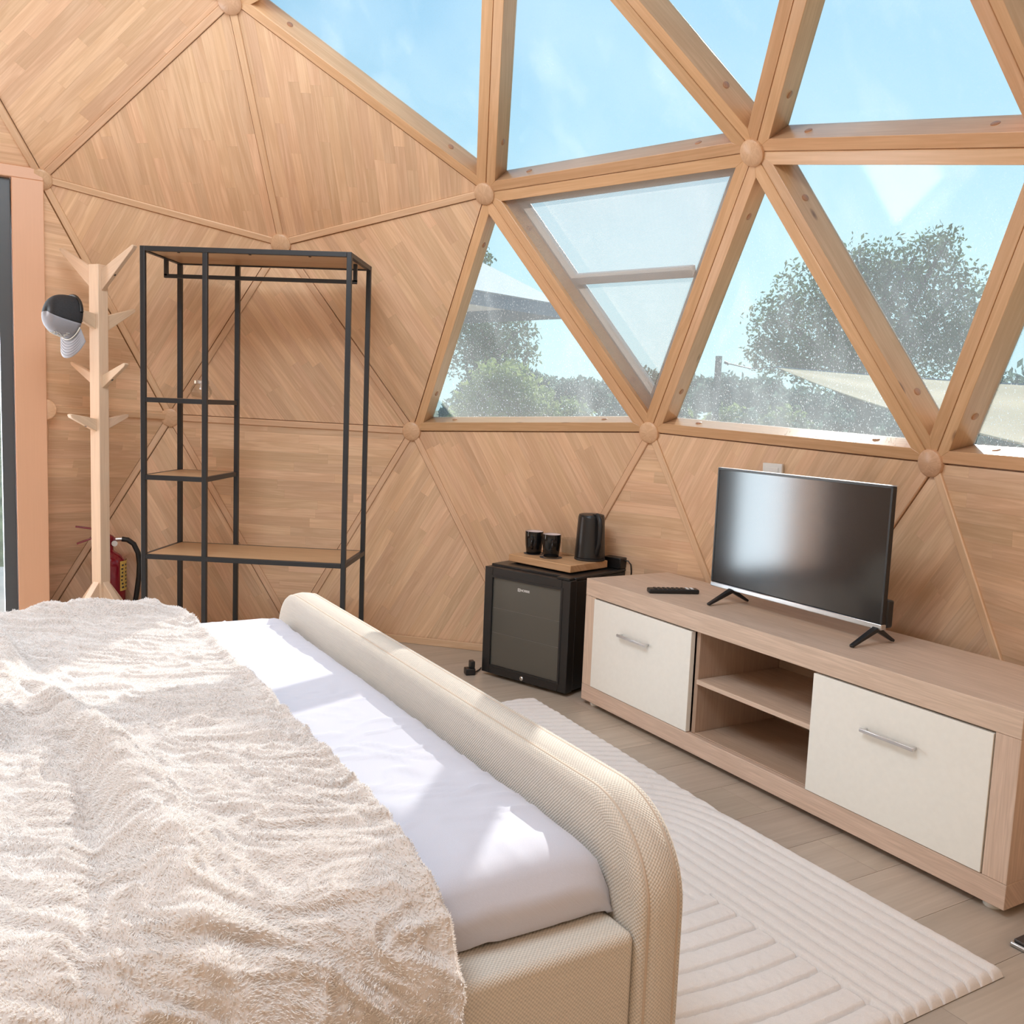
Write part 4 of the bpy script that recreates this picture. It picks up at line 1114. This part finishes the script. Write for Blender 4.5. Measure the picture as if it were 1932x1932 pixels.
# trucker cap on the left front peg
R_ = V3((.454, -.891, 0)); TW = V3((-.891, -.454, 0)); ZZ = V3((0, 0, 1))
cp_o = V3((2.17, .68, 1.485))-R_*.040-ZZ*.006
cT = (-R_*.74+ZZ*.14+TW*.58).normalized()                      # crown top direction
cF = (-ZZ*.93-R_*.62+TW*.30); cF = (cF-cT*cF.dot(cT)).normalized()   # forward (peak) direction
cS = cT.cross(cF)
cap = thing('trucker_cap', 'grey and black mesh trucker cap hung on a coat stand peg', 'cap', tuple(cp_o), 0)
def cpt(th, ph, k=1.0):
    r = math.cos(ph)**.55
    return cF*(.088*math.cos(th)*r*k)+cS*(.073*math.sin(th)*r*k)+cT*(.112*math.sin(ph)**.85*k)
def crown(name, t0, t1, mat, k=1.0, n=26):
    P_ = np.zeros((n, 14, 3)); U_ = np.zeros((n, 14, 2))
    for i in range(n):
        th = math.radians(t0+(t1-t0)*i/(n-1))
        for j in range(14):
            ph = math.pi/2*(j/13)*.999
            P_[i, j] = cpt(th, ph, k); U_[i, j] = (th*.09, ph*.1)
    o = grid_mesh(name, P_, U_, MT[mat], cap); m = o.modifiers.new('thick', 'SOLIDIFY'); m.thickness = .002; return o
crown('front_panel', -80, 80, 'cap_grey', 1.006)
crown('mesh_back', 80, 280, 'cap_mesh', 1.0, 34)
P_ = np.zeros((29, 8, 3)); U_ = np.zeros((29, 8, 2))
for i in range(29):
    a = math.radians(-68+136*i/28)
    for j in range(8):
        t = j/7
        base_ = cF*.088*math.cos(a)+cS*.073*math.sin(a)
        ext_ = cF*(.080*t*max(0, math.cos(a*.98))**.55)+cS*(.010*t*math.sin(a))
        P_[i, j] = base_+ext_-cT*(.022*math.sin(a)**2*t+.004+.010*t); U_[i, j] = (a*.09, t*.07)
bo = grid_mesh('peak', P_, U_, MT['cap_brim'], cap); mo = bo.modifiers.new('thick', 'SOLIDIFY'); mo.thickness = .003
for j in range(1, 7):
    mb = MB(); mb.tube([V3(P_[i, j])+cT*.0030 for i in range(2, 27)], .0010, 5); mb.build('peak_stitch', MT['cap_line'], bo)
mb = MB(); mb.tube([cF*.092*math.cos(math.radians(a))+cS*.077*math.sin(math.radians(a))+cT*.004 for a in range(-74, 75, 6)], .0026, 6); mb.build('rope', MT['cap_rope'], cap, smooth=60)
mb = MB(); mb.tube([cpt(math.radians(a), .02, 1.005)+cT*.006 for a in range(110, 251, 10)], .009, 6); mb.build('strap', MT['black_plastic'], cap, smooth=60)
rl = random.Random(4)
for row, (ph0, s_) in enumerate(((.62, .9), (.42, 1.0), (.24, .8))):
    mb = MB()
    for k in range(4 if row < 2 else 5):
        pts = []
        for i in range(7):
            th = math.radians(-34+15*k+i*2.6+rl.uniform(-1, 1)); ph = ph0+.075*math.sin(i*1.7+k+row)+rl.uniform(-.02, .02)
            pts.append(cpt(th, ph, 1.022))
        mb.tube(pts, .0013*s_, 5)
    mb.build('embroidery', MT['cap_rope'], cap, smooth=60)

ex = thing('fire_extinguisher', 'dark red fire extinguisher with black hose behind the coat stand', 'extinguisher', (2.66, .822, 0), math.radians(207-90))
# local y = towards the camera, local x = to the right of the photo ... rotated so that +x points right
ex.rotation_euler = (0, 0, math.atan2(R_.y, R_.x))
mb = MB(); mb.lathe([(0, .012), (.070, .012), (.078, .02), (.079, .34), (.074, .372), (.058, .395), (.032, .410), (.022, .418), (.022, .44), (0, .44)], 36); mb.build('cylinder', MT['red_paint'], ex, smooth=50)
mb = MB(); mb.lathe([(0, 0), (.081, 0), (.081, .02), (0, .02)], 32); mb.build('base_ring', MT['black_plastic'], ex, smooth=40)
mb = MB(); mb.lathe([(0, .44), (.018, .44), (.018, .462), (.024, .464), (.024, .485), (.012, .492), (0, .492)], 20); mb.box(-.012, .03, -.012, .012, .455, .480); mb.build('valve', MT['red_paint'], ex, bevel=.001)
mb = MB(); mb.bar((.01, 0, .488), (-.05, 0, .520), .020, .008); mb.bar((-.05, 0, .520), (-.145, 0, .535), .020, .008); mb.build('lever', MT['red_paint'], ex, bevel=.001)
mb = MB(); mb.bar((.0, 0, .470), (-.06, 0, .482), .020, .008); mb.bar((-.06, 0, .482), (-.14, 0, .452), .020, .008); mb.build('handle', MT['red_paint'], ex, bevel=.001)
mb = MB(); mb.tube([(.02, 0, .468), (.045, 0, .470), (.062, 0, .470)], [.010, .010, .009], 12); mb.lathe([(0, 0), (.014, 0), (.014, .006), (0, .006)], 16, (.026, -.016, .452), (0, -1, 0)); mb.build('hose_fitting', MT['steel'], ex, smooth=40)
pts = [(.058, 0, .470), (.085, 0, .466), (.112, 0, .445), (.132, 0, .400), (.138, 0, .345), (.135, 0, .28), (.126, 0, .21), (.117, 0, .15), (.112, 0, .09), (.110, 0, .05)]
mb = MB(); mb.tube(pts, .0125, 12); mb.build('hose', MT['black_plastic'], ex, smooth=70)
P_ = np.zeros((12, 2, 3)); U_ = np.zeros((12, 2, 2))
for i in range(12):
    a = math.radians(-52+70*i/11)
    for j in range(2): P_[i, j] = (.0798*math.cos(a), .0798*math.sin(a), .225+.145*j); U_[i, j] = (i/11, j)
lb_ = grid_mesh('label', P_, U_, MT['yellow_label'], ex)
for r_ in range(7):
    for c_ in range(3):
        a = math.radians(-46+c_*20+rl.uniform(-2, 2)); w_ = math.radians(rl.uniform(7, 13)); z_ = .237+r_*.018
        mb = MB()
        n_ = 3
        for k in range(n_):
            aa, ab = a+w_*k/n_, a+w_*(k+1)/n_
            mb.poly([(.0801*math.cos(x), .0801*math.sin(x), z) for x, z in ((aa, z_), (ab, z_), (ab, z_+.009), (aa, z_+.009))])
        mb.build('print_mark', MT['dark_print'], lb_)

# ------------------------------------------------------------------ outside: deck, ground, trees, sail, parasol
GZ = -.45
gr = MB(); gr.lathe([(3.2, GZ), (40, GZ), (400, GZ-.5)], 48); gr.poly([(3.2*math.cos(2*math.pi*k/48), 3.2*math.sin(2*math.pi*k/48), GZ) for k in range(48)])
g_o = gr.build('ground', MT['ground_earth'], None); tag(g_o, 'dry scrubby ground outside the dome', 'ground', kind='structure')
dk = MB(); dk.lathe([(3.08, -.07), (5.2, -.07), (5.2, GZ+.01)], 48); d_o = dk.build('deck_terrace', MT['deck'], None); tag(d_o, 'pale terrace deck around the dome outside', 'terrace', kind='structure')

def at(azd, eld, dist):
    a, e_ = math.radians(azd), math.radians(eld)
    return V3((CAM.x+dist*math.cos(a), CAM.y+dist*math.sin(a), CAM.z+dist*math.tan(e_)))
npr = np.random.default_rng(11)
def leaf_quads(blobs, n, size, up_bias=.25):
    """leaves spread through ellipsoid blobs [(centre, radii)], denser at the skin"""
    vol = np.array([b[1][0]*b[1][1]*b[1][2] for b in blobs])**.8; pk = npr.choice(len(blobs), n, p=vol/vol.sum())
    cc = np.array([tuple(b[0]) for b in blobs])[pk]; rr_ = np.array([b[1] for b in blobs])[pk]
    d = npr.normal(size=(n, 3)); d /= np.linalg.norm(d, axis=1, keepdims=True)
    rad = npr.random(n)**.45
    p = cc+d*rr_*rad[:, None]*(1+npr.normal(0, .07, (n, 1)))
    a = npr.normal(size=(n, 3)); a /= np.linalg.norm(a, axis=1, keepdims=True)
    b = npr.normal(size=(n, 3)); b -= a*(a*b).sum(1, keepdims=True); b /= np.linalg.norm(b, axis=1, keepdims=True)
    s = (size*(.6+.8*npr.random(n)))[:, None]
    return np.stack([p-a*s, p+b*s*.45, p+a*s, p-b*s*.45], 1)
def tree(name, label, base, crown, n, size, mat, trunk_r=.12, group=None, cat='tree', limbs=5, fork=None):
    t = thing(name, label, cat, tuple(base), 0, group)
    blobs = [(V3(c)-base, r) for c, r in crown]
    o = quads_mesh('foliage', leaf_quads(blobs, n, size), MT[mat], t); o['kind'] = 'stuff'
    cz = V3((sum(b[0].x for b in blobs)/len(blobs), sum(b[0].y for b in blobs)/len(blobs), 0))
    top = min(b[0].z-b[1][2]*.3 for b in blobs)
    mb = MB(); fk = V3((cz.x*.6, cz.y*.6, max(.3, top*.8)))
    mb.tube([(0, 0, -.1), (fk.x*.3+.05, fk.y*.3, fk.z*.5), fk], [trunk_r*1.25, trunk_r, trunk_r*.85], 8); mb.build('trunk', MT['trunk_bark'], t, smooth=60)
    for k, (c, r) in enumerate(blobs[:limbs]):
        m2 = MB(); e_ = c+V3((npr.normal(0, r[0]*.2), npr.normal(0, r[1]*.2), r[2]*.3)); md = fk.lerp(e_, .5)+V3((npr.normal(0, .1), npr.normal(0, .1), .08))
        m2.tube([fk, md, e_], [trunk_r*.6, trunk_r*.4, trunk_r*.12], 6); m2.build('branch', MT['trunk_bark'], t, smooth=60)
    return t
def blob(az, el, dist, rw, rh): return (at(az, el, dist), (rw, rw, rh))
def gnd(az, dist): p = at(az, 0, dist); p.z = GZ; return p
big = [blob(-14.2, 7.4, 15.6, .75, .55), blob(-12.0, 5.6, 15.4, .55, .5), blob(-15.8, 8.6, 15.5, .55, .5), blob(-17.6, 8.4, 15.8, .6, .55), blob(-19.6, 8.6, 15.6, .6, .6), blob(-20.6, 9.7, 15.5, .33, .38),
       blob(-21.6, 7.2, 15.5, .5, .55), blob(-20.8, 5.6, 15.3, .8, .6), blob(-17.5, 6.2, 15.6, 1.0, .8), blob(-14.5, 4.9, 15.5, 1.0, .7), blob(-12.6, 3.6, 15.3, .6, .4), blob(-11.2, 3.9, 15.2, .35, .25),
       blob(-19.0, 4.0, 15.4, 1.0, .5), blob(-15.6, 3.2, 15.3, .8, .45), blob(-22.0, 4.0, 15.5, .6, .5), blob(-22.6, 5.6, 15.4, .35, .35)]
tree('oak_tree', 'large dark holm oak outside, right of the windows above the television', gnd(-17.2, 15.6), big, 19000, .042, 'leaf_olive', .17, limbs=14)
left = [blob(3.6, 4.3, 9.6, .28, .24), blob(5.2, 4.4, 9.6, .36, .3), blob(4.4, 5.3, 9.5, .24, .16), blob(6.4, 4.8, 9.6, .35, .34), blob(3.0, 3.2, 9.6, .2, .18), blob(4.6, 3.2, 9.7, .36, .24), blob(6.2, 3.2, 9.6, .4, .3),
        blob(2.9, 4.9, 9.5, .12, .12), blob(5.6, 8.9, 9.5, .14, .12), blob(6.6, 7.4, 9.5, .3, .5)]
tree('young_tree', 'airy small-leaved tree outside the window behind the minibar', gnd(5.6, 9.7), left, 5200, .026, 'leaf_olive', .06, limbs=8)
bush = thing('leafy_bush', 'sunlit pale green bush below the airy tree outside', 'bush', tuple(gnd(4.0, 7.6)), 0)
bb = [blob(4.2, 1.0, 7.6, .30, .28), blob(3.2, .2, 7.5, .34, .25), blob(4.9, -.2, 7.6, .35, .25), blob(2.4, -.9, 7.5, .28, .2), blob(3.9, -1.2, 7.5, .4, .25)]
o = quads_mesh('foliage', leaf_quads([(V3(c)-gnd(4.0, 7.6), r) for c, r in bb], 7000, .032), MT['leaf_pale'], bush); o['kind'] = 'stuff'
mb = MB(); mb.tube([(0, 0, -.1), (0, 0, .5), (.05, .05, .9)], [.05, .04, .02], 7); mb.build('trunk', MT['trunk_bark'], bush)
# rows of trees and scrub towards the horizon; each is its own tree
k_ = 0
ORD = ['first', 'second', 'third', 'fourth', 'fifth', 'sixth', 'seventh', 'eighth', 'ninth', 'tenth', 'eleventh', 'twelfth', 'thirteenth', 'fourteenth', 'fifteenth', 'sixteenth']
for az, el, dist, rw, rh, n in [(4.6, 2.7, 42, 1.5, 1.1, 900), (2.8, 2.5, 52, 1.5, 1.1, 1000), (1.2, 2.0, 62, 1.6, 1.0, 800), (-.5, 2.1, 44, 1.3, .8, 800), (-2.4, 2.05, 54, 1.6, 1.0, 800), (-4.4, 2.9, 40, 1.0, 1.1, 900),
                            (-5.9, 2.3, 50, 1.2, .9, 800), (-7.6, 2.4, 60, 1.6, 1.1, 900), (-9.5, 2.6, 42, 1.3, .9, 900), (-11.5, 2.5, 52, 1.5, 1.1, 900), (-13.8, 2.0, 44, 1.5, 1.0, 800), (-16.6, 2.0, 54, 1.8, 1.1, 800),
                            (-20, 2.2, 42, 1.8, 1.2, 800), (-24.2, 3.6, 29.6, 1.4, 1.4, 1100), (-28.4, 4.0, 42, 1.9, 1.8, 1000)]:
    b0 = gnd(az, dist); c0 = at(az, el, dist); c0.z -= rh
    cr = [(c0, (rw, rw, rh)), (c0+V3((.3, rw*.7, -rh*.3)), (rw*.6, rw*.6, rh*.7)), (c0+V3((.2, -rw*.7, -rh*.25)), (rw*.6, rw*.6, rh*.7))]
    tree('distant_tree', 'hazy distant tree on the horizon, %s from the left along the skyline' % ORD[k_], b0, cr, n*2, .0042*dist, 'leaf_far', .2, 'trees along the horizon', limbs=2); k_ += 1
rb = random.Random(9)
for row, (dist, eltop, step) in enumerate(((33, .9, 3.2), (23, .1, 3.4), (16, -1.0, 3.9), (11, -2.6, 4.6))):
    az = 6.5+rb.uniform(-1, 1); kb = 0
    while az > -29:
        dd = dist*(1+.13*(kb % 2))
        oak_zone = -27 < az < -8 and dd < 19
        if oak_zone and dd > 12.2: dd = 19.8 if kb % 2 else 12.3
        b0 = gnd(az, dd); c0 = at(az, eltop+rb.uniform(-.3, .35), dd); h_ = max(.35, (c0.z-GZ)*.5); c0.z -= h_
        rw = dd*math.tan(math.radians(step*(.30 if oak_zone else .50)))
        t = thing('scrub_bush', 'grey green scrub bush outside, %s from the left in the %s row' % (ORD[kb], ('farthest', 'third', 'second', 'nearest')[row]), 'bush', tuple(b0), 0, 'scrub bushes outside')
        bl = [(c0-b0, (rw*.7, rw, h_)), (c0-b0+V3((0, rw*.5, -.15*h_)), (rw*.5, rw*.6, h_*.8)), (c0-b0-V3((0, rw*.5, .1*h_)), (rw*.5, rw*.6, h_*.8))]
        o = quads_mesh('foliage', leaf_quads(bl, 1500, .0040*dd+.012), MT['leaf_far' if rb.random() < .7 else 'leaf_pale'], t); o['kind'] = 'stuff'
        m2 = MB(); m2.tube([(0, 0, -.1), (0, 0, h_*.5), tuple(c0-b0)], [.04, .03, .015], 5); m2.build('stem', MT['trunk_bark'], t)
        az -= step; kb += 1

# post, guy wire and shade sail
pp = at(-8.8, 0, 8.5); pp.z = GZ
po = thing('sail_post', 'dark timber post that holds the shade sail outside', 'post', tuple(pp), 0)
ptop = at(-8.75, 3.61, 8.5).z-GZ
mb = MB(); mb.lathe([(0, -.1), (.032, -.1), (.029, ptop), (.0, ptop)], 14); mb.build('shaft', MT['post_wood'], po, smooth=40)
mb = MB(); mb.tube([(.0, -.05, ptop-.05), (.0, -.075, ptop-.06), (.0, -.09, ptop-.07)], .012, 8); mb.build('hook', MT['black_metal'], po)
sl = thing('shade_sail', 'beige triangular shade sail stretched outside at the right', 'sail', tuple(at(-12.15, 3.05, 8.0)), 0)
s0_ = at(-12.15, 3.05, 8.0); s1_ = at(-36, 2.0, 6.6)-s0_; s2_ = at(-34, -2.4, 4.6)-s0_
N = 40; P_ = np.zeros((N, N, 3)); U_ = np.zeros((N, N, 2))
for i in range(N):
    for j in range(N):
        a, b = i/(N-1), j/(N-1)
        p = (s1_*(1-b)+s2_*b)*a
        sag = a*(1-a)*.30; inn = math.sin(math.pi*b)*.10*a
        p = p+V3((0, 0, -sag*(.35+.65*b)*1.0+.008*math.sin(11*b+3*a)*a))
        P_[i, j] = p; U_[i, j] = (a*4, b*3)
o = grid_mesh('cloth', P_, U_, MT['sail_cloth'], sl); o.modifiers.new('thick', 'SOLIDIFY').thickness = .004
wv = V3(pp)+V3((0, -.08, ptop-.06))-s0_
mb = MB(); mb.tube([wv, wv*.5+V3((0, 0, -.03)), (0, 0, 0)], .006, 6); mb.build('guy_wire', MT['black_metal'], sl)
mb = MB(); mb.tube([P_[i, 0] for i in range(0, N, 3)], .010, 6); mb.build('hem', MT['parasol_grey'], sl)

# cantilever parasol outside the left window
pu_c = at(10.2, 0, 6.0); pu_c.z = GZ
pu = thing('parasol', 'pale square parasol with grey valance outside the left window', 'umbrella', tuple(pu_c), 0)
tipz = at(1.15, 6.35, 6.0).z-GZ; apx = tipz+.45; rr0 = 1.02
base_a = math.atan2(at(1.15, 0, 6.0).y-pu_c.y, at(1.15, 0, 6.0).x-pu_c.x)
cor = [V3((rr0*math.cos(base_a+k*math.pi/2), rr0*math.sin(base_a+k*math.pi/2), tipz)) for k in range(4)]
for k in range(4):
    a, b = cor[k], cor[(k+1) % 4]
    mb = MB(); mb.prism([a, b, V3((0, 0, apx))], (0, 0, -.008)); mb.build('canopy_panel', MT['parasol_cloth'], pu)
    mb = MB(); mb.prism([a, b, b+V3((0, 0, -.085)), a+V3((0, 0, -.085))], V3((a.y-b.y, b.x-a.x, 0)).normalized()*.006); mb.build('valance', MT['parasol_grey'], pu)
    mb = MB(); mb.tube([V3((0, 0, apx-.02)), a+V3((0, 0, -.02))], .012, 6); mb.build('rib', MT['black_metal'], pu)
mb = MB(); mb.tube([(0, 0, 0), (0, 0, apx+.04)], .024, 10); mb.build('pole', MT['grey_frame'], pu)
mb = MB(); mb.box(-.3, .3, -.3, .3, 0, .06); mb.build('base', MT['grey_frame'], pu, bevel=.01)
print('staves', n_st)
